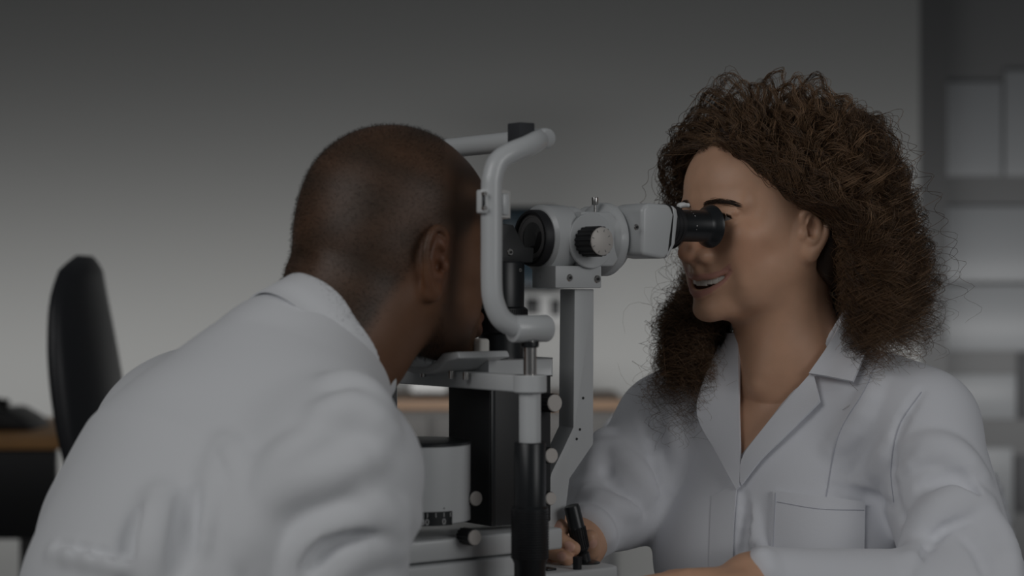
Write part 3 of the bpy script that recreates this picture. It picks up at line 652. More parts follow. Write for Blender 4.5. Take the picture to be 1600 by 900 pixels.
# ------------------------------------------------------------------ her hair: clumps of curls that spring from the scalp and hang
def make_hair():
    R = np.random.RandomState(11); NC, PER, K = 780, 14, 84
    XL = lambda z: np.interp(z, [-250, -60, -30, 4, 12, 30, 57, 75, 90], [-42, -38, -34, -22, 12, 32, 52, 74, 120])   # hair stays behind this line on her left
    roots = []
    while len(roots) < NC:
        v = R.randn(3); v /= np.linalg.norm(v); p = np.array([-8, 0, 32]) + v * np.array([94, 73, 84])
        lim = np.interp(p[0], [-105, -40, -20, 5, 17, 32, 52, 75, 88], [-45, -42, -10, 8, 12, 31, 57, 74, 76])
        if p[2] > lim: roots.append(np.r_[p, v])
    roots = np.array(roots); p = roots[:, :3].copy(); n0 = roots[:, 3:].copy(); sgn = np.where(n0[:, 1] + R.randn(NC) * .10 - .10 > 0, 1.0, -1.0)
    hgt = np.clip((p[:, 2] - 32) / 85, 0, 1); u = R.rand(NC) ** .75; rz0 = p[:, 2].copy()
    tx = R.uniform(52, 100, NC); ty = R.uniform(-66, -12, NC); fl = (sgn < 0) & (R.rand(NC) < .45); u = np.where(fl, u * .45, u)
    zend = np.where((sgn < 0) & (p[:, 0] > -30), R.uniform(-285, -190, NC), R.uniform(-195, -125, NC)); zend = np.where(R.rand(NC) < .3, zend * .6, zend)
    Ltot = (rz0 - zend) * .98 + 50 * u + 75 * hgt; Ltot = Ltot * np.where((sgn < 0) & (p[:, 0] > -30), 1.22, 1.0); Ltot = np.where(fl, np.maximum(Ltot, (rz0 - R.uniform(-216, -165, NC)) * 1.3 + 75), Ltot); step = Ltot / (K - 1)
    fz = R.randn(NC) * 6; defd = R.rand(NC) < .72; tight = np.where(defd, .0012, .0030);
    Rz = lambda z: np.interp(z, [-240, -180, -110, -40, 0, 30], [128, 150, 178, 172, 160, 150])
    v = n0 * 1.0 + np.stack([-.25 * np.ones(NC), sgn * .5, np.zeros(NC)], 1) + R.randn(NC, 3) * .2; v /= np.linalg.norm(v, axis=1)[:, None]
    path = np.zeros((NC, K, 3)); need = R.uniform(.006, .022, NC)
    for k in range(K):
        path[:, k] = p; s = k / (K - 1)
        c = p - np.array([-18., 0, 22.]); rad = np.hypot(c[:, 0], c[:, 1]) + 1e-6; hi = c[:, 2] > 0
        Ru = np.where(hi, 92 + (150 - 92) * u, 90 + (Rz(p[:, 2]) - 90) * u); Ru = Ru * np.where(c[:, 0] > 0, np.where(sgn > 0, .93, 1 - .06 * c[:, 0] / rad), 1.0) * np.where(sgn < 0, np.where(hi, .96, .86), 1.0) * np.where(fl & (p[:, 2] < -60), .78, 1.0); Hu = 98 + 42 * u
        g = np.where(hi, np.sqrt((rad / Ru) ** 2 + (c[:, 2] / Hu) ** 2), rad / Ru)
        dn = np.stack([c[:, 0] / Ru ** 2, c[:, 1] / Ru ** 2, np.where(hi, c[:, 2] / Hu ** 2, 0)], 1); dn /= np.linalg.norm(dn, axis=1)[:, None] + 1e-9
        fd = fl & (p[:, 2] < -38); a = dn * (np.clip((1 - g) * 5, -.9, .55) * np.where(fd, .15, 1))[:, None]; a[:, 2] -= .30 + .25 * s; a[:, 0] += fd * np.clip((tx - p[:, 0]) / 42, -1, 1) * np.clip((-p[:, 2] - 20) / 60, 0, 1); a[:, 1] += fd * np.clip((ty - p[:, 1]) / 42, -.9, .9) * np.clip((-p[:, 2] - 60) / 50, 0, 1); a[:, 1] += sgn * .10 * hgt * (s < .5); a += R.randn(NC, 3) * .07; fr1 = (sgn < 0) & (p[:, 0] > -5) & (p[:, 2] < 120); a[:, 1] -= fr1 * .55; a[:, 0] -= fr1 * .35
        v = v * .86 + a * .38; v /= np.linalg.norm(v, axis=1)[:, None]; p = p + v * step[:, None]
        wz = HW[0] + (p * .001) @ HW[1].T; lo_ = np.where(wz[:, 2] < 1.13)[0]
        if len(lo_):
            dg_ = GS.ev(wz[lo_]); kk = dg_ < need[lo_]; bi = lo_[kk]
            if len(bi): wn = wz[bi] + GS.grad(wz[bi]) * (need[bi] - dg_[kk])[:, None]; p[bi] = (wn - HW[0]) @ HW[1] * 1000
        L_ = (sgn > 0); xl = XL(p[:, 2]) - 6 + np.minimum(fz, 8); bad = L_ & (p[:, 0] > xl) & (p[:, 2] < 85); p[bad, 0] += (xl[bad] - p[bad, 0]) * .45
        far = (sgn < 0) & ~fd & (p[:, 0] > 4) & (p[:, 2] < 64) & (p[:, 1] > -82 + fz * 1.5); p[far, 1] += (-84 + fz[far] * 1.5 - p[far, 1]) * .25
        fx = (sgn < 0) & ~fd & (p[:, 0] > 62) & (p[:, 2] < 50); p[fx, 0] += (60 - p[fx, 0]) * .4
    path = path * .001
    T = np.gradient(path, axis=1); T /= np.linalg.norm(T, axis=2)[..., None]; B1 = np.cross(T, np.array([.3, .9, .2])); B1 /= np.linalg.norm(B1, axis=2)[..., None]; B2 = np.cross(T, B1)
    S = np.linspace(0, 1, K)[None, :] * Ltot[:, None] * .001; out = []
    turn = .022 + .024 * R.rand(NC); amp = .0045 + .0095 * R.rand(NC) * (.45 + u); ph = R.rand(NC) * 6.28; hand_ = np.where(R.rand(NC) > .5, 1, -1)
    t = np.linspace(0, 1, K)[None, :]; sl = np.repeat(sgn[None], PER, 0).ravel()
    for j in range(PER):
        wild = R.rand(NC) < .10
        pj = ph + R.randn(NC) * np.where(defd, .16, .6); tj = turn * (1 + R.randn(NC) * np.where(defd, .02, .07)); aj = amp * (1 + R.randn(NC) * .18) * np.where(wild, 1.5, 1)
        th = S / tj[:, None] * 2 * math.pi * hand_[:, None] + pj[:, None]; A = aj[:, None] * np.clip(t * 2.2, 0, 1) * (.8 + .7 * t * np.where(fl, 1.5, 1)[:, None])
        sp = R.randn(NC, 3) * tight[:, None]; spread = (np.where(wild, 3.2, 1.0)[:, None] * (.9 + 1.6 * t))[..., None] * sp[:, None, :]
        wob = .0012 * np.sin(S[..., None] * 190 + R.rand(NC, 1, 3) * 6.28) * (t > 0)[..., None]
        c = path + B1 * (np.cos(th) * A)[..., None] + B2 * (np.sin(th) * A)[..., None] + spread + wob
        c[:, 0] = path[:, 0] + sp * 1.2
        cut = R.uniform(.70, 1.0, NC); idx = t * cut[:, None] * (K - 1); i0 = np.clip(idx.astype(int), 0, K - 2); fr_ = idx - i0
        c = c[np.arange(NC)[:, None], i0] * (1 - fr_[..., None]) + c[np.arange(NC)[:, None], i0 + 1] * fr_[..., None]
        out.append(c)
    H = np.concatenate(out) * 1000; z = H[..., 2]; xl = XL(z) + np.tile(fz, PER)[:, None] * .6
    bad = (H[..., 1] > 0) & (sl[:, None] > 0) & (H[..., 0] > xl) & (z < 85); H[..., 0] = np.where(bad, xl + (H[..., 0] - xl) * .15, H[..., 0])
    fy = -78 + np.tile(fz, PER)[:, None]; bad = (sl[:, None] < 0) & (H[..., 0] > 10) & (z < 60) & (z > -85) & (H[..., 1] > fy); H[..., 1] = np.where(bad, fy - np.abs(H[..., 1] - fy) * .3, H[..., 1])
    return H * .001, np.tile(R.rand(NC), PER)
HS, HC = make_hair(); NS, KS, _ = HS.shape
Wp = (HW[0] + HS.reshape(-1, 3) @ HW[1].T); BU = [p_ for p_ in BODYW.p if p_[3] == 'u' and p_[1][2] > 1.0]
MG = np.full(NS * KS, .003)
ok_ = BODYW.ev(Wp, BU).reshape(NS, KS)[:, 6:].min(1) > -.008; HS = HS[ok_]; HC = HC[ok_]; NS = len(HS); Wp = Wp.reshape(-1, KS, 3)[ok_].reshape(-1, 3); MG = MG[:len(Wp)]; print('strands kept', NS)
for _ in range(2):                                          # keep curls outside skin and coat
    dB = BODYW.ev(Wp, BU); bad = np.where(dB < .0015)[0]; Wp[bad] += BODYW.grad(Wp[bad]) * (.002 - dB[bad])[:, None]
    low_ = np.where(Wp[:, 2] < 1.10)[0]; dC = GS.ev(Wp[low_]); mg = MG[low_]; k_ = dC < mg; b_ = low_[k_]; Wp[b_] += GS.grad(Wp[b_]) * (mg[k_] - dC[k_] + .0005)[:, None]
HS = Wp.reshape(NS, KS, 3)
for _ in range(2): HS[:, 1:-1] = HS[:, 1:-1] * .5 + (HS[:, :-2] + HS[:, 2:]) * .25
Wp = HS.reshape(-1, 3); dB = BODYW.ev(Wp, BU); bad = np.where(dB < .001)[0]; Wp[bad] += BODYW.grad(Wp[bad]) * (.0015 - dB[bad])[:, None]; HS = Wp.reshape(NS, KS, 3)
cap = Field(); mc = MM(cap, HW); mc.ell((-14, 0, 36), (94, 80, 88), k=0); mc.ell((-55, 0, -20), (62, 88, 80), k=25); mc.ell((-30, -60, -30), (34, 34, 70), k=25)
mc.ell((98, 0, 5), (66, 72, 68), 's', 14); mc.ell((30, 72, -30), (56, 40, 54), 's', 10); mc.ell((30, 45, -90), (50, 70, 60), 's', 10)
mc.rc((-28, 0, -50), (-28, 0, -200), 60, 60, 's', 10)
cv, cq = cap.mesh(.004)
rad = .00026 * np.clip(1.15 - np.linspace(0, 1, KS) ** 3 * .8, .25, 1)
strands(HS, rad, 'hair', hair_mat('curly_brown_hair', (.035, .020, .012), (.36, .215, .12), .36), woman, (cv, cq), HC)
# ------------------------------------------------------------------ the room
def struct(b, name, mt): o = b.build(name, mt); o['kind'] = 'structure'; return o
M_WALL = mat('painted_plaster', (.50, .50, .485), .9, bump=.1, bscale=300)
M_WALL2 = mat('grey_panel_wall', (.30, .30, .30), .8); M_FLOOR = mat('grey_vinyl', (.30, .30, .30), .5, var=.1)
M_DKTRIM = mat('dark_grey_trim', (.16, .16, .16), .6)
M_FROST = mat('pale_grey_laminate', (.42, .43, .44), .35); M_RECESS = mat('dark_grey_cabinet_inside', (.12, .12, .125), .7)
M_WOOD2 = mat('darkened_beech_edge', (.13, .068, .028), .5, var=.12, vscale=20); M_STEELG = mat('grey_painted_steel', (.3, .3, .3), .5); M_BLACK = mat('black_plastic', (.012, .012, .013), .45); M_LEATHER = mat('black_leatherette', (.025, .026, .03), .38, bump=.3, bscale=160)  # M_WOOD2: orange beech with shade put into its colour, offsetting the strip lamp
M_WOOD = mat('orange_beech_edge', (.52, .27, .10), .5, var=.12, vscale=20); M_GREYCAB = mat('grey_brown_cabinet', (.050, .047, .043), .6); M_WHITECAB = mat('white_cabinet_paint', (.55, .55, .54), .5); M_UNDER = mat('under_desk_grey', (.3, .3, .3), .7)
XC = P(1437, 0, 5.0)[0]
struct(MB().box((-5.2, 5.0, 0), (XC, 5.12, 3.0)), 'wall_back', M_WALL)
struct(MB().box((-5.3, -3.2, 0), (-5.2, 5.12, 3.0)), 'wall_left', M_WALL)
struct(MB().box((XC + .004, 5.6, 0), (4.2, 5.7, 3.0)), 'wall_rear_right', M_WALL2)
struct(MB().box((XC, 5.001, 0), (XC + .10, 5.12, 3.0)), 'trim_1', M_DKTRIM)
struct(MB().box((-5.3, -3.3, -.08), (4.3, 5.8, 0)), 'floor', M_FLOOR)
struct(MB().box((-5.2, 4.975, 0), (XC, 4.999, .09), .004), 'baseboard_back', M_WHITECAB)
# tall storage unit beyond the wall end
tu = thing('storage_unit', (XC + .9, 5.3, 0), 'tall pale grey storage wall unit beyond the end of the wall', 'cabinet')
def bx_px(px0, py0, px1, py1, y0, y1, b=.004):
    a = P(px0, py1, y0); c = P(px1, py0, y0); return (a[0], y0, a[2]), (c[0], y1, c[2])
x0, x1 = P(1449, 0, 5.25)[0], P(1740, 0, 5.25)[0]
MB().box((x0, 5.27, 0), (x1, 5.58, 2.95), .004).build('carcass', mat('unit_side_grey', (.25, .25, .25), .6), tu)
for r in ((1452, 128, 1566, 275), (1570, 110, 1700, 275), (1452, 322, 1700, 440), (1452, 445, 1700, 548)):
    MB().box(*bx_px(*r, 5.25, 5.27), .004).build('door', M_FROST, tu)
for r in ((1452, 585, 1588, 655), (1452, 700, 1583, 815)):
    MB().box(*bx_px(*r, 5.25, 5.27), .004).build('drawer', M_FROST, tu)
for r in ((1592, 552, 1700, 655), (1588, 712, 1700, 800)):
    MB().box(*bx_px(*r, 5.25, 5.27), .004).build('dark_door', M_RECESS, tu)
# long counter behind the instrument
DC = 4.35
ct = thing('counter', (P(790, 0, DC)[0], DC + .25, 0), 'long grey counter with orange wooden edge along the back wall', 'counter')
a, b_ = P(520, 0, DC)[0], P(975, 0, DC)[0]; zt = P(0, 625, DC)[2]
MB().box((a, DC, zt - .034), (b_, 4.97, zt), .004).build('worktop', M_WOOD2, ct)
MB().box((a + .02, DC + .03, zt - .26), (b_ - .02, 4.97, zt - .034), .002).build('carcass', M_GREYCAB, ct)
for i in range(3):
    w_ = (b_ - a - .04) / 3; MB().box((a + .03 + w_ * i, DC + .012, zt - .25), (a + .01 + w_ * (i + 1), DC + .03, zt - .05), .004).build('drawer', M_GREYCAB, ct)
for x_ in (a + .04, b_ - .04):
    for y_ in (DC + .06, 4.92): MB().box((x_ - .02, y_ - .02, 0), (x_ + .02, y_ + .02, zt - .26), .003).build('leg', M_STEELG, ct)
pp = thing('printer', (P(760, 0, 4.7)[0], 4.7, zt), 'low pale office machine on the back counter behind the column', 'printer')
lo, hi = bx_px(640, 585, 700, 623, 4.5, 4.8); lo = (lo[0], lo[1], zt + .012)
MB().box(lo, hi, .015, 3).build('body', mat('pale_machine_plastic', (.40, .40, .39), .5), pp)
for i in (.2, .8): MB().cyl((lo[0] * (1 - i) + hi[0] * i, 4.65, zt), (lo[0] * (1 - i) + hi[0] * i, 4.65, zt + .014), .012).build('foot', M_BLACK, pp)
mo = thing('computer_monitor', (P(830, 0, 4.6)[0], 4.6, zt), 'out of focus dark monitor standing on the back counter behind the lens', 'monitor')
lo, hi = bx_px(778, 322, 872, 452, 4.55, 4.60)
MB().box(lo, hi, .02, 4).build('housing', M_BLACK, mo)
MB().box((lo[0] + .012, 4.546, lo[2] + .014), (hi[0] - .012, 4.552, hi[2] - .014), .002).build('screen', mat('dark_blue_screen', (.025, .045, .06), .2), mo)
xm = (lo[0] + hi[0]) / 2; MB().box((xm - .10, 4.57, zt + .01), (xm - .07, 4.60, lo[2] + .03), .004).build('stand', M_WHITECAB, mo); MB().box((xm - .17, 4.50, zt), (xm + .03, 4.70, zt + .014), .005).build('base', M_WHITECAB, mo)
wb = thing('wall_cabinet', (P(850, 0, 4.95)[0], 4.95, P(0, 505, 4.9)[2]), 'small white wall cabinet with black openings above the back counter', 'cabinet')
lo, hi = bx_px(806, 456, 884, 508, 4.85, 4.998); MB().box(lo, hi, .01, 3).build('housing', M_WHITECAB, wb)
for r in ((820, 465, 843, 492), (860, 467, 876, 494)): MB().box(*bx_px(*r, 4.845, 4.86), .004).build('opening', M_BLACK, wb)
# desk at the left edge
DD = 2.8
dk = thing('desk', (-1.7, DD + .35, 0), 'desk with orange wooden top and black modesty panel at the left edge', 'desk')
zt2 = P(0, 683, DD)[2]; xr = P(95, 0, DD)[0]
MB().box((-3.0, DD, zt2 - .032), (xr, DD + .75, zt2), .005, 3).build('tabletop', M_WOOD, dk)
xp = P(88, 0, DD + .03)[0]; zb = P(0, 842, DD + .03)[2]
MB().box((-2.9, DD + .02, zb), (xp, DD + .05, zt2 - .032), .002).build('modesty_panel', M_BLACK, dk)
for x_ in (-2.85, P(62, 0, DD + .4)[0]): MB().box((x_ - .03, DD + .30, 0), (x_ + .03, DD + .36, zt2 - .032), .004).build('leg', M_DKTRIM, dk)
bg = thing('desk_phone', (P(25, 0, DD + .3)[0], DD + .3, zt2), 'low black device lying on the desk at the left edge', 'telephone')
c0 = P(22, 668, DD + .3); MB().prism([(c0[0] - .16, zt2), (c0[0] + .075, zt2), (c0[0] + .045, zt2 + .03), (c0[0] + .0, zt2 + .055), (c0[0] - .16, zt2 + .05)], 1, DD + .2, DD + .42, .008, 3).build('body', M_BLACK, bg)
MB().tube([(c0[0] - .13, DD + .24, zt2 + .07), (c0[0] - .06, DD + .24, zt2 + .078), (c0[0] + .0, DD + .24, zt2 + .067)], [.014, .011, .014], 12).build('handset', M_BLACK, bg)
# office chair seen from the side
DH = 1.5; ch = thing('office_chair', P(150, 0, DH) * [1, 1, 0], 'tall black leather office chair turned sideways beside the desk', 'chair')
out = [(108, 398, .010), (135, 402, .10), (158, 440, .19), (174, 510, .225), (188, 590, .235), (192, 660, .235), (186, 740, .23), (176, 800, .21)]
F = Field(); cx = [(121, 400), (127, 460), (136, 530), (146, 600), (156, 670), (165, 730), (174, 800)]; wd = [30, 40, 50, 54, 50, 44, 38]
hw = [.13, .19, .215, .225, .225, .215, .20]
V = []; Qd = []; n1 = 28
rows = resample([(*c, w_, h_ * 1000) for c, w_, h_ in zip(cx, wd, hw)], 26)
dep = np.array([-.07, 1, 0]); dep /= np.linalg.norm(dep)
for i, (px, py, w_, h_) in enumerate(rows):
    c = P(px, py, DH); hw_ = h_ * .001; th = w_ * (CAM_D + DH) / FPX * .5; e = 1 if i > 1 else (.25, .75)[i]
    for k in range(n1):
        a_ = 2 * math.pi * k / n1; ca, sa = math.cos(a_), math.sin(a_); sx = math.copysign(abs(ca) ** .6, ca) * hw_ * (.55 + .45 * e); sy = math.copysign(abs(sa) ** .7, sa) * th * e
        cur = .05 * (sx / .22) ** 2
        V.append(c + dep * sx + np.array([1, 0, 0]) * (sy - cur + .02 - .022 * (1 - (sx / .23) ** 2) * 0))
    if i:
        for k in range(n1): Qd.append(((i - 1) * n1 + k, (i - 1) * n1 + (k + 1) % n1, i * n1 + (k + 1) % n1, i * n1 + k))
me = np_mesh('backrest', V, Qd); bm = bmesh.new(); bm.from_mesh(me); bmesh.ops.holes_fill(bm, edges=[e for e in bm.edges if e.is_boundary], sides=0); bmesh.ops.recalc_face_normals(bm, faces=bm.faces); bm.to_mesh(me); bm.free()
link('backrest', me, M_LEATHER, ch)
sc_ = P(150, 0, DH)[0] - .22; F = Field(); F.box(WORLD, (sc_, DH, .47), (.25, .25, .05), .045); v, q = F.mesh(.008); link('seat', np_mesh('seat', v, q), M_LEATHER, ch)
MB().tube(spline([(sc_ + .05, DH, .43), (sc_ + .25, DH, .42), P(176, 800, DH) + [.03, 0, -.05], P(170, 760, DH) + [.045, 0, 0]], 6), .02, 12).build('back_bracket', M_BLACK, ch)
MB().cyl((sc_, DH, .08), (sc_, DH, .43), .025, .03).build('gas_lift', M_BLACK, ch)
for i in range(5):
    a_ = i * 1.2566; e_ = (sc_ + .29 * math.cos(a_), DH + .29 * math.sin(a_), .075); l_ = MB().tube([(sc_, DH, .12), e_], [.022, .015], 10).build('base_leg', M_BLACK, ch)
    MB().cyl((e_[0] - .012, e_[1], .028), (e_[0] + .012, e_[1], .028), .028, bev=.005).cyl((e_[0], e_[1], .03), e_, .008).build('caster', M_BLACK, l_)
# stools the two people sit on
M_STEEL = mat('brushed_steel', (.45, .44, .43), .28, metal=1.0)
for hp, lab in ((np.array([P(300, 1400, -.36)[0], -.36, 0]), 'black stool under the man'), (TW[0] * [1, 1, 0] - fwd * .02, 'black stool under the woman in the lab coat')):
    st = thing('stool', hp * [1, 1, 0], lab, 'stool'); c = tuple(hp[:2])
    MB().lathe([(.02, .42), (.16, .42), (.185, .435), (.185, .455), (.16, .475), (.02, .475)], 'Z', 40, c=(*c, 0)).build('seat', M_LEATHER, st)
    MB().cyl((*c, .06), (*c, .425), .022).build('column', M_STEEL, st); MB().lathe([(.20, 0), (.20, .02), (.05, .05), (.02, .07)], 'Z', 40, c=(*c, 0)).build('base', M_STEEL, st)
# ------------------------------------------------------------------ the slit lamp
M_ENAMEL = mat('pale_grey_enamel', (.60, .615, .62), .35, bump=.04, bscale=900, coat=.25)
M_ENAMEL2 = mat('grey_enamel_front', (.60, .615, .62), .42, bump=.04, bscale=900)
M_CHROME = mat('polished_chrome_steel', (.62, .60, .58), .18, metal=1.0); M_ALU = mat('turned_aluminium_cap', (.60, .565, .53), .55, metal=.15)
M_BLK = mat('satin_black_metal', (.012, .014, .016), .35); M_RUB = mat('black_rubber', (.012, .012, .014), .55); M_BLKP = mat('black_column_paint', (.02, .021, .022), .5, bump=.1, bscale=500)
M_LENS = mat('coated_lens_glass', (.030, .029, .030), .05, coat=1.0); M_LENS2 = mat('inner_lens_ring', (.14, .135, .135), .25)
M_PAPER = mat('white_paper', (.82, .80, .75), .9); M_MARK = mat('white_printed_marks', (.55, .55, .55), .6); M_DOT = mat('black_screw_hole', (.008, .008, .008), .6)
LO = P(831, 372, -.04)
ML = Matrix([[AX[i], -QX[i], UP[i], LO[i]] for i in range(3)] + [[0, 0, 0, 1]])        # x = u along the optics towards the eyepieces, y = -q, z = up
def U(px, q=0.0):
    """u of the point seen at column px on the plane q"""
    k = (px - 800) / FPX; return (k * (CAM_D + LO[1] + QX[1] * q) - LO[0] - QX[0] * q) / (AX[0] - AX[1] * k)
def Z(py, u=0.0, q=0.0):
    return CAM_Z - (py - 450) / FPX * (CAM_D + LO[1] + AX[1] * u + QX[1] * q) - LO[2]
def L(px, py, q): u = U(px, q); return (u, -q, Z(py, u, q))
def LB(): return MB(ML)
def knob(name, px, py, q0, q1, r, par, flutes=16, cap=None):
    """fluted black knob with a metal face turned to the near side"""
    u, _, z = L(px, py, q1); n = flutes * 4; b = LB()
    prof = [(r * (1 + .05 * (1 if (i // 2) % 2 else -1)) * math.cos(2 * math.pi * i / n) + u, r * (1 + .05 * (1 if (i // 2) % 2 else -1)) * math.sin(2 * math.pi * i / n) + z) for i in range(n)]
    b.prism(prof, 1, -q1 + .0006, -q0); o = b.build(name, M_RUB, par, 25)
    LB().lathe([(r * .96, 0), (r * .96, .0012), (r * .88, .002)], 'Z', 40, Matrix.Translation((u, -q1, z)) @ Matrix.Rotation(math.radians(90), 4, 'X')).build('metal_cap', cap or M_ALU, o)
    return o
def face_dot(px, py, q, r, par, ring=True, name='screw'):
    u, _, z = L(px, py, q); R90 = Matrix.Translation((u, -q, z)) @ Matrix.Rotation(math.radians(90), 4, 'X')
    if ring: LB().lathe([(r * 1.7, 0), (r * 1.7, .0006), (r * 1.4, .0012), (r * .9, .0012)], 'Z', 28, R90).lathe([(r, .0010), (r, .0016)], 'Z', 20, R90).build(name, [M_CHROME], par)
    LB().lathe([(r * .62 if ring else r, .0), (r * .62 if ring else r, .0022 if ring else .0004)], 'Z', 20, R90).build(name + '_socket' if ring else name, M_DOT, par)
lampo = thing('slit_lamp', tuple((ML @ Vector((.05, 0, 0)))[:2]) + (.822,), 'pale grey slit lamp microscope with black column between the two people', 'medical instrument')
# microscope body, u from the objective (0) to the eyecups
mic = LB()
mic.lathe([(.0305, .007), (.0345, .010), (.0345, .036), (.0325, .038), (.0325, .041), (.0335, .043), (.0335, .050), (.031, .052)], 'X', 72)
zt_, zb_ = Z(331, .06, .032), Z(416, .06, .032)
mic.prism([(.040, zb_), (.040, zt_), (.079, zt_), (.094, zt_ - .016), (.094, zb_ + .014), (.082, zb_)], 1, -.032, .032, .0025, 3)
mic.lathe([(.030, .080), (.0375, .086), (.0385, .088), (.0385, .0965), (.037, .098), (.0335, .100), (.0335, .104), (.026, .106)], 'X', 80)
mic.lathe([(.0285, 0), (.0285, .0022), (.0278, .003)], 'Z', 72, Matrix.Translation((U(922, .032), -.032, Z(376, .06, .032))) @ Matrix.Rotation(math.radians(90), 4, 'X'))
mico = mic.build('microscope', M_ENAMEL, lampo, 30)
lens = LB(); lens.lathe([(.0245, .010), (.0245, -.001), (.0252, -.003), (.0278, -.003), (.0290, -.001), (.0290, .009)], 'X', 72).build('lens_ring', M_RUB, mico)
LB().lathe([(.0225, .0005), (.0250, .0), (.0250, .004), (.0005, .004)], 'X', 64).lathe([(.0228, .002), (.0215, .0), (.0205, .002)], 'X', 64).build('inner_lens_ring', M_LENS2, mico)
LB().lathe([(.0225, .0035), (.0215, .0018), (.015, .0002), (.007, -.0008), (.0004, -.001)], 'X', 64).build('objective_lens', M_LENS, mico)
for q, nm in ((.0315, 'binocular_housing'), (-.0315, 'binocular_housing')):
    z1, z0 = Z(318, .13, .05), Z(405, .13, .05); zc = Z(360, .13, .032); uE = U(1046, .05)
    b = LB()
    hl = [(.100, z0 + .004), (.100, z1 - .006), (.108, z1), (uE - .004, z1 - .001), (uE + .004, z1 - .010), (uE - .004, z0 + .004), (uE - .012, z0)]
    b.prism(hl, 1, -q - .024, -q + .024, .0075, 5); h = b.build(nm, M_ENAMEL, mico, 30)
    e_ = [(uE - .0035, z1 - .0005), (uE + .0018, z1 - .0045), (uE + .0050, z1 - .012), (uE + .0015, z0 + .014), (uE - .0050, z0 + .002), (uE - .009, z0 + .0006), (uE - .0015, z0 + .012), (uE + .001, z1 - .012)]
    LB().prism([(uE - .0005, z1 - .001), (uE + .007, z1 - .005), (uE + .0085, z1 - .013), (uE + .0045, z0 + .016), (uE - .0035, z0 + .003), (uE - .010, z0)], 1, -q - .0235, -q + .0235, .004, 4).build('end_plate', M_ENAMEL, h, 30)
    LB().prism([(uE - .0022, z1 - .0008), (uE + .0008, z1 - .006), (uE + .0022, z1 - .013), (uE - .001, z0 + .015), (uE - .009, z0 + .0008)], 1, -q - .0239, -q + .0239, .003, 3).build('seam_line', M_DOT, h)
    ze = Z(353, .19, .032); T_ = (0, -q, ze); u0 = uE + .0115
    LB().lathe([(.018, u0 - .012), (.0225, u0 - .010), (.0225, u0 - .001), (.0205, u0), (.0215, u0 + .0015), (.0215, u0 + .005), (.0195, u0 + .0065), (.0205, u0 + .008), (.0205, u0 + .0115), (.018, u0 + .013), (.0165, u0 + .013)], 'X', 56, c=T_).build('eyepiece_ring', M_RUB, h, 25)
    u1 = u0 + .012; uF = U(1122, .032 + .012)
    if q < 0: uF = uF - .001
    ey = LB().lathe([(.0160, u1), (.0170, u1 + .002), (.0170, uF - .012), (.0176, uF - .010), (.0190, uF - .007), (.0225, uF - .003), (.0234, uF), (.0226, uF + .0008), (.0210, uF - .002), (.0120, uF - .004)], 'X', 64, c=T_).build('eyepiece', M_BLK, h, 25)
    LB().lathe([(.0119, uF - .0045), (.0119, uF - .0038), (.0002, uF - .003)], 'X', 40, c=T_).build('eye_lens', M_LENS, h)
    lv = LB(); u2 = u1 + .006
    for i in (1, 2, 3, 6, 7):
        a_ = -1.1 + i * .22
        lv.box((-.0003, -.0003, 0), (.0003 if i % 3 else .0009, .0003 if i % 3 else .0009, .0006), 0, 1, Matrix.Translation((u2 + .010, -q, ze)) @ Matrix.Rotation(a_ * 1.0 + math.radians(80), 4, 'X') @ Matrix.Translation((0, 0, .0166)))
    lv.build('scale_marks', M_MARK, h)
    face_dot(994, 355, q + .0238, .0019, h) if q > 0 else None
MB(ML).tube(spline([(U(1065, .032), -.022, Z(326, .17, .03)), (U(1072, .032), -.024, Z(320, .17, .03)), (U(1082, .032), -.026, Z(320, .17, .03))], 5), [.0016] * 3 + [.0030] * 5 + [.0024] * 3, 12).build('white_lever', mat('white_plastic', (.75, .75, .74), .4), mico)
LB().cyl((U(939, .02), -.01, Z(331, .08, .02)), (U(939, .02), -.01, Z(318, .08, .02)), .0012).cyl((U(939, .02), -.01, Z(320, .08, .02)), (U(939, .02), -.01, Z(308, .08, .02)), .0034, bev=.0006).build('clamp_pin', M_STEEL, mico)
kb = knob('magnification_knob', 940, 377, .035, .060, .0148, mico, 18, M_ALU)
u_, _, z_ = L(940, 377, .0622)
tk = LB()
for i in range(8):
    a_ = i * math.pi / 4 + .3; tk.box((-.0012, -.0002, -.0003), (.0012, .0002, .0003), 0, 1, Matrix.Translation((u_, -.0621, z_)) @ Matrix.Rotation(a_, 4, 'Y') @ Matrix.Translation((.0110, 0, 0)))
tk.build('dial_marks', mat('grey_dial_marks', (.16, .16, .16), .6), kb)
# block under the microscope and the carrying arm
q1 = .030; u0, u1 = U(868, q1), U(940, q1)
bl = LB().box((u0, -q1, Z(450, u0, q1)), (u1, .010, Z(415, u0, q1)), .0012, 2).build('support_block', M_ENAMEL2, lampo)
face_dot(890, 434, q1, .0022, bl); face_dot(933, 436, q1, .0024, bl)
LB().prism([(-.0008 + U(868, q1) * 0, 0), (.004, .002), (-.0008, .004)], 0, u0 - .0005, u0 + .0001, 0, 1, Matrix.Translation((0, -.006, Z(436, u0, 0)))).build('arrow_mark', M_MARK, bl)
qa = .021
pp_ = [(898, 452), (928, 452), (927, 694), (912, 716), (890, 748), (885, 790), (882, 826), (846, 826), (852, 780), (862, 738), (880, 702), (896, 668)]
arm = LB().prism([(U(x, qa), Z(y, U(x, qa), qa)) for x, y in pp_], 1, -qa, .004, .0008, 2).build('microscope_arm', M_ENAMEL2, lampo, 25)
for x, y in ((911, 622), (906, 671), (901, 686)): face_dot(x, y, qa, .0014, arm, False, 'screw_hole')
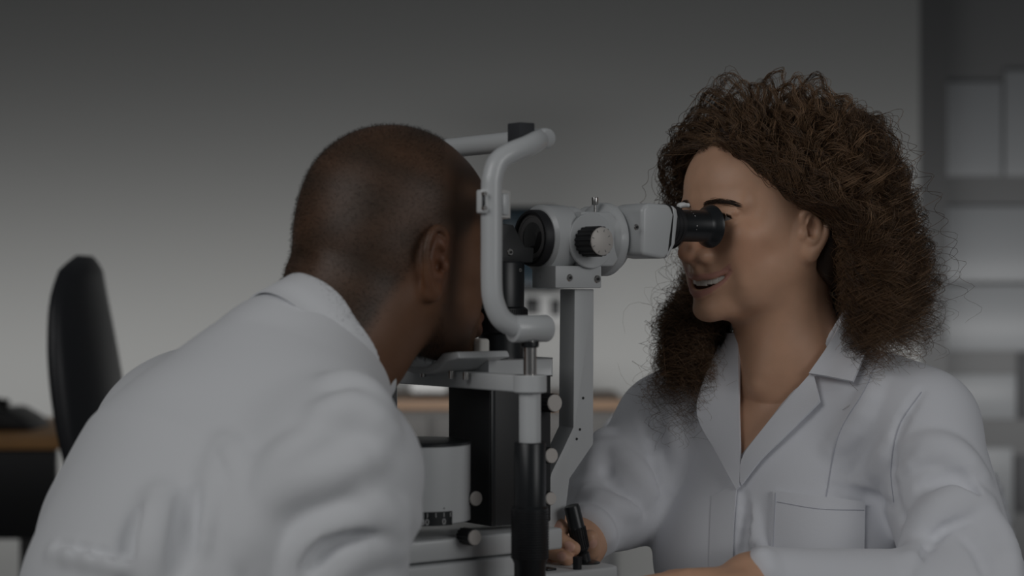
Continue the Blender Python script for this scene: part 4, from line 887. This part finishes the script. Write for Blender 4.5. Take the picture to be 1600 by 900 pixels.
# illumination tower
uc = U(783, 0.0); to = LB()
to.lathe([(.023, Z(575, uc)), (.023, Z(522, uc)), (.0265, Z(519, uc)), (.0265, Z(482, uc)), (.0235, Z(479, uc)), (.0235, Z(412, uc)), (.0225, Z(409, uc)), (.010, Z(408, uc))], 'Z', 64, c=(uc, 0, 0))
tow = to.build('illumination_tower', M_BLK, lampo)
kn = LB(); zz0, zz1 = Z(519, uc), Z(483, uc)
for i in range(72):
    a_ = 2 * math.pi * i / 72; kn.box((.0258, -.0006, zz0), (.0271, .0006, zz1), 0, 1, Matrix.Translation((uc, 0, 0)) @ Matrix.Rotation(a_, 4, 'Z'))
kn.build('knurled_ring', M_RUB, tow)
LB().prism([(U(752), Z(410, uc)), (U(818), Z(410, uc)), (U(820), Z(387, uc)), (U(806), Z(386, uc)), (U(788), Z(352, uc)), (U(770), Z(350, uc))], 1, -.016, .016, .001, 2).build('prism_head', M_BLKP, tow)
face_dot(797, 394, .016, .0022, tow, True, 'pivot_screw'); face_dot(812, 422, .0215, .0012, tow, True, 'side_screw')
# black column, drum and base plate
qc = .042; ul, ur = U(765, qc), U(861, qc); zc0, zc1 = Z(823, ul, qc), Z(588, ul, qc)
co = LB().box((ul, -qc, zc0), (ur, .030, zc1), .0015, 2).build('column', M_BLKP, lampo)
LB().box((ul + .001, -qc - .0015, zc0), (ul + .006, -qc, zc1), .0004).build('guide_rail', M_BLK, co); LB().box((ul - .002, .029, zc1 - .001), (ur + .001, -qc - .0, Z(563, ul, qc)), .0012, 2).build('top_cap', M_ENAMEL, lampo)
for x, y, r, nm in ((866, 630, .0090, 'lock_knob'), (861, 712, .0078, 'lock_knob'), (860, 779, .0066, 'lock_knob')): knob(nm, x, y, qc, qc + .017, r, lampo, 14)
qd = .058; ud = U(686, qd); rd = .047; zd0, zd1 = Z(822, ud, qd + .03), Z(699, ud, qd + .03)
dr = LB().lathe([(rd - .002, zd0), (rd, zd0 + .001), (rd, zd1 - .001), (rd - .001, zd1)], 'Z', 96, c=(ud, -qd + .030, 0)).build('drum', M_ENAMEL, lampo)
LB().lathe([(rd + .0008, zd1), (rd + .0008, zd1 + .0022), (rd - .004, zd1 + .0032)], 'Z', 96, c=(ud, -qd + .030, 0)).build('drum_lid', M_BLK, dr)
cdr = Vector((ud, -qd + .030, 0))
def on_drum(px):                                              # angle on the drum front seen at column px
    best = min(np.linspace(-2.8, .3, 400), key=lambda a_: abs((lambda w_: 800 + w_.x * FPX / (CAM_D + w_.y))(ML @ Vector((cdr.x + rd * math.cos(a_), cdr.y + rd * math.sin(a_), 0))) - px)); return best
zs0, zs1 = Z(823, ud, .09), Z(801, ud, .09); a0, a1 = on_drum(644), on_drum(706)
seg = [(cdr.x + (rd + .0006) * math.cos(t), cdr.y + (rd + .0006) * math.sin(t)) for t in np.linspace(a0, a1, 20)] + [(cdr.x + (rd - .002) * math.cos(t), cdr.y + (rd - .002) * math.sin(t)) for t in np.linspace(a1, a0, 20)]
strip = LB().prism(seg, 2, zs0, zs1).build('angle_scale', M_BLK, dr)
for px in (652, 668, 681, 693, 703):
    t = on_drum(px); LB().box((0, -.0003, zs1 - .0052), (.0003, .0003, zs1 - .001), 0, 1, Matrix.Translation(cdr) @ Matrix.Rotation(t, 4, 'Z') @ Matrix.Translation((rd + .0006, 0, 0))).build('scale_tick', M_MARK, strip)
def text(s, name, size, M, mt, par, ext=.0002):
    cu = bpy.data.curves.new(name, 'FONT'); cu.body = s; cu.size = size; cu.align_x = 'CENTER'; cu.align_y = 'CENTER'; cu.extrude = ext
    o = bpy.data.objects.new('tmp', cu); COL.objects.link(o); dg = bpy.context.evaluated_depsgraph_get(); me = bpy.data.meshes.new_from_object(o.evaluated_get(dg)); bpy.data.objects.remove(o)
    me.transform(M); return link(name, me, mt, par)
for s_, px in (('30', 664), ('0', 693)):
    t = on_drum(px); text(s_, 'scale_number', .0078, ML @ Matrix.Translation(cdr) @ Matrix.Rotation(t, 4, 'Z') @ Matrix.Translation((rd + .0009, 0, (zs0 + zs1) / 2 - .0030)) @ Matrix.Rotation(math.radians(90), 4, 'Z') @ Matrix.Rotation(math.radians(90), 4, 'X'), M_MARK, strip)
t = on_drum(694); LB().lathe([(.0007, 0), (.0007, .0004)], 'Z', 12, Matrix.Translation(cdr) @ Matrix.Rotation(t, 4, 'Z') @ Matrix.Translation((rd, 0, Z(796, ud, .09))) @ Matrix.Rotation(math.radians(90), 4, 'Y')).build('index_dot', M_DOT, dr)
knob('lock_knob', 743, 779, qd - .030, qd + .006, .0072, dr, 12)
# swinging base plate and the joystick platform
qb = .062
ub = U(880, qb); pl_ = [(U(600, qb), -qb), (U(850, qb), -qb), (ub, -qb), (ub, -qb + .06), (U(858, qb), .03), (U(600, qb), .05)]
LB().prism(pl_, 2, Z(857, .0, qb), Z(824, .0, qb), .003, 3).build('swing_plate', M_ENAMEL, lampo, 30)
knob('lock_knob', 741, 840, qb - .002, qb + .017, .0076, lampo, 12)
qp = .078; zp = Z(884, U(973, qp), qp); ztb = .822 - LO[2]
up1 = U(973, qp)
plat = LB().prism([(U(640, qp), -qp), (up1 - .012, -qp), (up1 - .003, -qp + .004), (up1, -qp + .014), (up1, .075), (up1 - .010, .085), (U(640, qp), .085)], 2, ztb + .004, zp, .003, 3).build('platform', M_ENAMEL2, lampo, 30)
LB().box((U(600, .07), -.066, zp - .001), (U(846, .066), .055, Z(861, .0, .066)), .003, 3).build('stage', M_ENAMEL2, lampo)
LB().lathe([(.0105, 0), (.0105, .001)], 'Z', 32, Matrix.Translation((U(733, .0662), -.0662, Z(902, 0, .0662))) @ Matrix.Rotation(math.radians(90), 4, 'X')).build('round_socket', M_DOT, lampo)
qj = .040; jb = Vector(L(914, 881, qj)); jb.z = zp; jt = Vector(L(893, 790, qj - .004)); dj = (jt - jb)
LB().lathe([(.0155, 0), (.0155, .0008), (.013, .0018), (.006, .0022)], 'Z', 40, Matrix.Translation(jb)).build('joystick_plate', M_BLK, lampo)
js = MB(ML @ Matrix.Translation(jb) @ dj.to_track_quat('Z', 'Y').to_matrix().to_4x4()); Lj = dj.length
jso = js.lathe([(.0066, 0), (.0066, .010), (.0052, .0115), (.0062, .013), (.0072, .0145), (.0076, .016), (.0086, Lj * .62), (.0082, Lj * .63), (.0080, Lj - .002), (.0072, Lj)], 'Z', 48).build('joystick', M_BLK, lampo)
gr = MB(ML @ Matrix.Translation(jb) @ dj.to_track_quat('Z', 'Y').to_matrix().to_4x4())
for k in range(16):
    h_ = .0165 + k * (Lj * .62 - .0175) / 15; r_ = .0076 + (h_ - .016) / (Lj * .62 - .016) * .001
    for i in range(22): gr.box((r_ - .0004, -.0007, h_ - .00045), (r_ + .0007, .0006, h_ + .00045), 0, 1, Matrix.Rotation(2 * math.pi * i / 22, 4, 'Z'))
gr.build('grip', M_RUB, jso)
u_, y_, z_ = L(902, 888, .070)
LB().lathe([(.0044, zp), (.0046, zp + .012), (.0040, zp + .0125)], 'Z', 24, c=(u_, y_, 0)).build('platform_knob', M_RUB, lampo)
LB().box((U(852, .06), -.064, zp), (U(866, .06), -.050, zp + .0022), .0005).build('switch', M_BLK, lampo)
for x_, y_ in ((U(650, qp), -.06), (up1 - .03, -.06), (up1 - .03, .06), (U(650, qp), .06)): LB().cyl((x_, y_, ztb), (x_, y_, ztb + .006), .010).build('foot', M_RUB, lampo)
# ------------------------------------------------------------------ chin rest in front of the man's face
qr = .125; ck = thing('chin_rest', tuple((ML @ Vector((-.09, 0, 0)))[:2]) + (.822,), 'pale grey chin and forehead rest frame holding the man\'s head', 'medical instrument')
fr_pts = [L(768, 300, qr), L(768, 380, qr), L(768, 440, qr), L(771, 470, qr), L(782, 496, qr), L(800, 509, qr), L(818, 514, qr)]
topn = [L(768, 300, qr), L(770, 275, qr), L(779, 252, qr), L(800, 238, qr), L(822, 229, qr - .003), L(836, 222, qr - .010), L(842, 218, qr - .022), L(838, 217.5, qr - .036)]
uu, zz = topn[-1][0], topn[-1][2]
near = [np.array(p) for p in topn[::-1]] + [np.array(p) for p in fr_pts[1:]]
far = [p * [1, -1, 1] for p in near]
path = far[::-1] + near
LB().tube(spline(path, 6), .0100, 24).build('frame_tube', M_ENAMEL, ck)
def rnd_rest(sy):
    q = qr * sy
    a = Vector(L(800, 514, qr)); b = Vector(L(856, 513, qr)); a.y = b.y = -q
    LB().cyl(a, b, .0128, bev=.002).build('joint', M_ENAMEL, ck)
    ub_ = U(828, qr); 
    LB().cyl((ub_, -q, Z(620, ub_, qr)), (ub_, -q, Z(530, ub_, qr)), .0062).build('steel_rod', M_CHROME, ck)
    LB().lathe([(.0075, Z(543, ub_, qr)), (.0085, Z(541, ub_, qr)), (.0085, Z(534, ub_, qr))], 'Z', 32, c=(ub_, -q, 0)).build('rod_collar', M_BLK, ck)
    LB().cyl((ub_, -q, Z(700, ub_, qr)), (ub_, -q, Z(612, ub_, qr)), .0103).build('white_post', M_ENAMEL, ck)
    LB().lathe([(.0140, ztb + .001), (.0150, Z(880, ub_, qr)), (.0172, Z(872, ub_, qr)), (.0172, Z(794, ub_, qr)), (.0150, Z(790, ub_, qr)), (.0150, Z(693, ub_, qr)), (.0142, Z(691, ub_, qr)), (.010, Z(691, ub_, qr))], 'Z', 48, c=(ub_, -q, 0)).build('black_sleeve', M_BLK, ck)
    rb = LB()
    for y in range(798, 872, 4): rb.lathe([(.0170, Z(y + 1.6, ub_, qr)), (.0180, Z(y + 1.2, ub_, qr)), (.0180, Z(y, ub_, qr)), (.0170, Z(y - .4, ub_, qr))], 'Z', 48, c=(ub_, -q, 0))
    rb.build('ribbed_grip', M_RUB, ck)
    u5 = U(768, qr)                                         # clamps of the forehead band
    LB().box((u5 - .0150, -q - .006, Z(334, u5, qr)), (u5 - .0060, -q + .004, Z(297, u5, qr)), .002, 3).build('band_clip', mat('clip_plastic', (.72, .73, .73), .4), ck)
    LB().box((u5 + .0085, -q - .006, Z(336, u5, qr)), (u5 + .0165, -q + .010, Z(302, u5, qr)), .0015, 2).build('band_clip', M_ENAMEL, ck)
    if sy > 0:
        LB().box((u5 - .0150, -q - .0068, Z(329, u5, qr)), (u5 - .0118, -q - .0055, Z(302, u5, qr)), .0004).build('clip_slot', M_BLK, ck)
        for y in (304, 326): LB().cyl((u5 - .0134, -q - .0058, Z(y, u5, qr)), (u5 - .0134, -q - .0090, Z(y, u5, qr)), .0022).build('clip_pin', M_CHROME, ck)
for sy in (1, -1): rnd_rest(sy)
ub_ = U(828, qr); zq0, zq1 = Z(613, ub_, qr), Z(586, ub_, qr)
cb = LB().box((ub_ - .012, -qr, zq0), (ub_ + .004, qr, zq1), .002, 3)
for sy in (1, -1): cb.lathe([(.0150, zq0), (.0158, zq0 + .001), (.0158, zq1 - .001), (.0150, zq1)], 'Z', 48, c=(ub_, -qr * sy, 0))
cb.build('crossbar', M_ENAMEL2, ck)
# forehead band bowed forward to the brow
uf = U(768, qr); ufh = ((HW[0] * 0)[0]) + float((ML.inverted() @ Vector(HM[0] + HM[1] @ np.array([.0915, 0, .040])))[0])
zf = Z(315, uf, qr); bp = spline([(uf - .008, -qr, zf), (uf + .01, -qr * .9, zf), (ufh - .006, -.07, zf), (ufh + .004, 0, zf), (ufh - .006, .07, zf), (uf + .01, qr * .9, zf), (uf - .008, qr, zf)], 6)
bb = MB(ML)
for A_, B_ in zip(bp, bp[1:]):
    d_ = Vector(B_) - Vector(A_); M_ = Matrix.Translation((Vector(A_) + Vector(B_)) / 2) @ d_.to_track_quat('X', 'Z').to_matrix().to_4x4(); bb.box((-d_.length / 2 * 1.05, -.0012, -.013), (d_.length / 2 * 1.05, .0012, .013), 0, 1, M_)
bb.build('forehead_band', mat('white_band_plastic', (.72, .72, .70), .5), ck)
# fixation pad on the top bar
c_ = L(815, 213, qr - .030); LB().box((c_[0] - .014, c_[1] - .016, Z(236, 0, qr)), (c_[0] + .004, c_[1] + .004, Z(197, 0, qr)), .001).build('foam_block', mat('dark_grey_foam', (.035, .037, .042), .8), ck)
# chin cup
uq = float((ML.inverted() @ Vector(HM[0] + HM[1] @ np.array([.068, 0, -.112])))[0]); 
cz = lambda y: Z(y, uq, 0)
prof = [(-.058, cz(556)), (-.040, cz(566)), (-.018, cz(573)), (.004, cz(572)), (.022, cz(562)), (.034, cz(549)), (.060, cz(546)), (.064, cz(556)), (.050, cz(560)), (.040, cz(563)), (.026, cz(575)), (.006, cz(583)), (-.020, cz(583)), (-.042, cz(577)), (-.060, cz(566))]
cup = LB().prism([(-q, z_) for q, z_ in prof], 0, uq - .030, uq + .030, .002, 3).build('chin_cup', M_ENAMEL, ck)
for q in (-.03, .02, .045):
    LB().cyl((uq - .01, -q, cz(590)), (uq - .01, -q, cz(578)), .0032).build('cup_pin', M_CHROME, ck)
LB().box((uq + .004, -.050, cz(604)), (uq + .026, .050, cz(590)), .002).build('cup_carrier', M_ENAMEL, ck)
LB().box((uq + .008, -.044, cz(556)), (uq + .020, -.020, cz(528)), .003, 3).build('chin_paper_stack', M_PAPER, ck)
# ------------------------------------------------------------------ instrument table
M_TABLE = mat('pale_table_laminate', (.42, .42, .42), .5)
tb = thing('instrument_table', tuple((ML @ Vector((0, 0, 0)))[:2]) + (0,), 'pale table that carries the slit lamp', 'table')
T0 = ztb
LB().box((-.22, -.21, T0 - .028), (.19, .10, T0), .01, 3).build('tabletop', M_TABLE, tb)
LB().box((.04, -.03, -LO[2] + .05), (.10, .03, T0 - .028), .006).build('column', M_STEEL, tb)
LB().box((-.03, -.14, -LO[2]), (.17, .14, -LO[2] + .05), .015, 3).build('base', M_STEEL, tb)
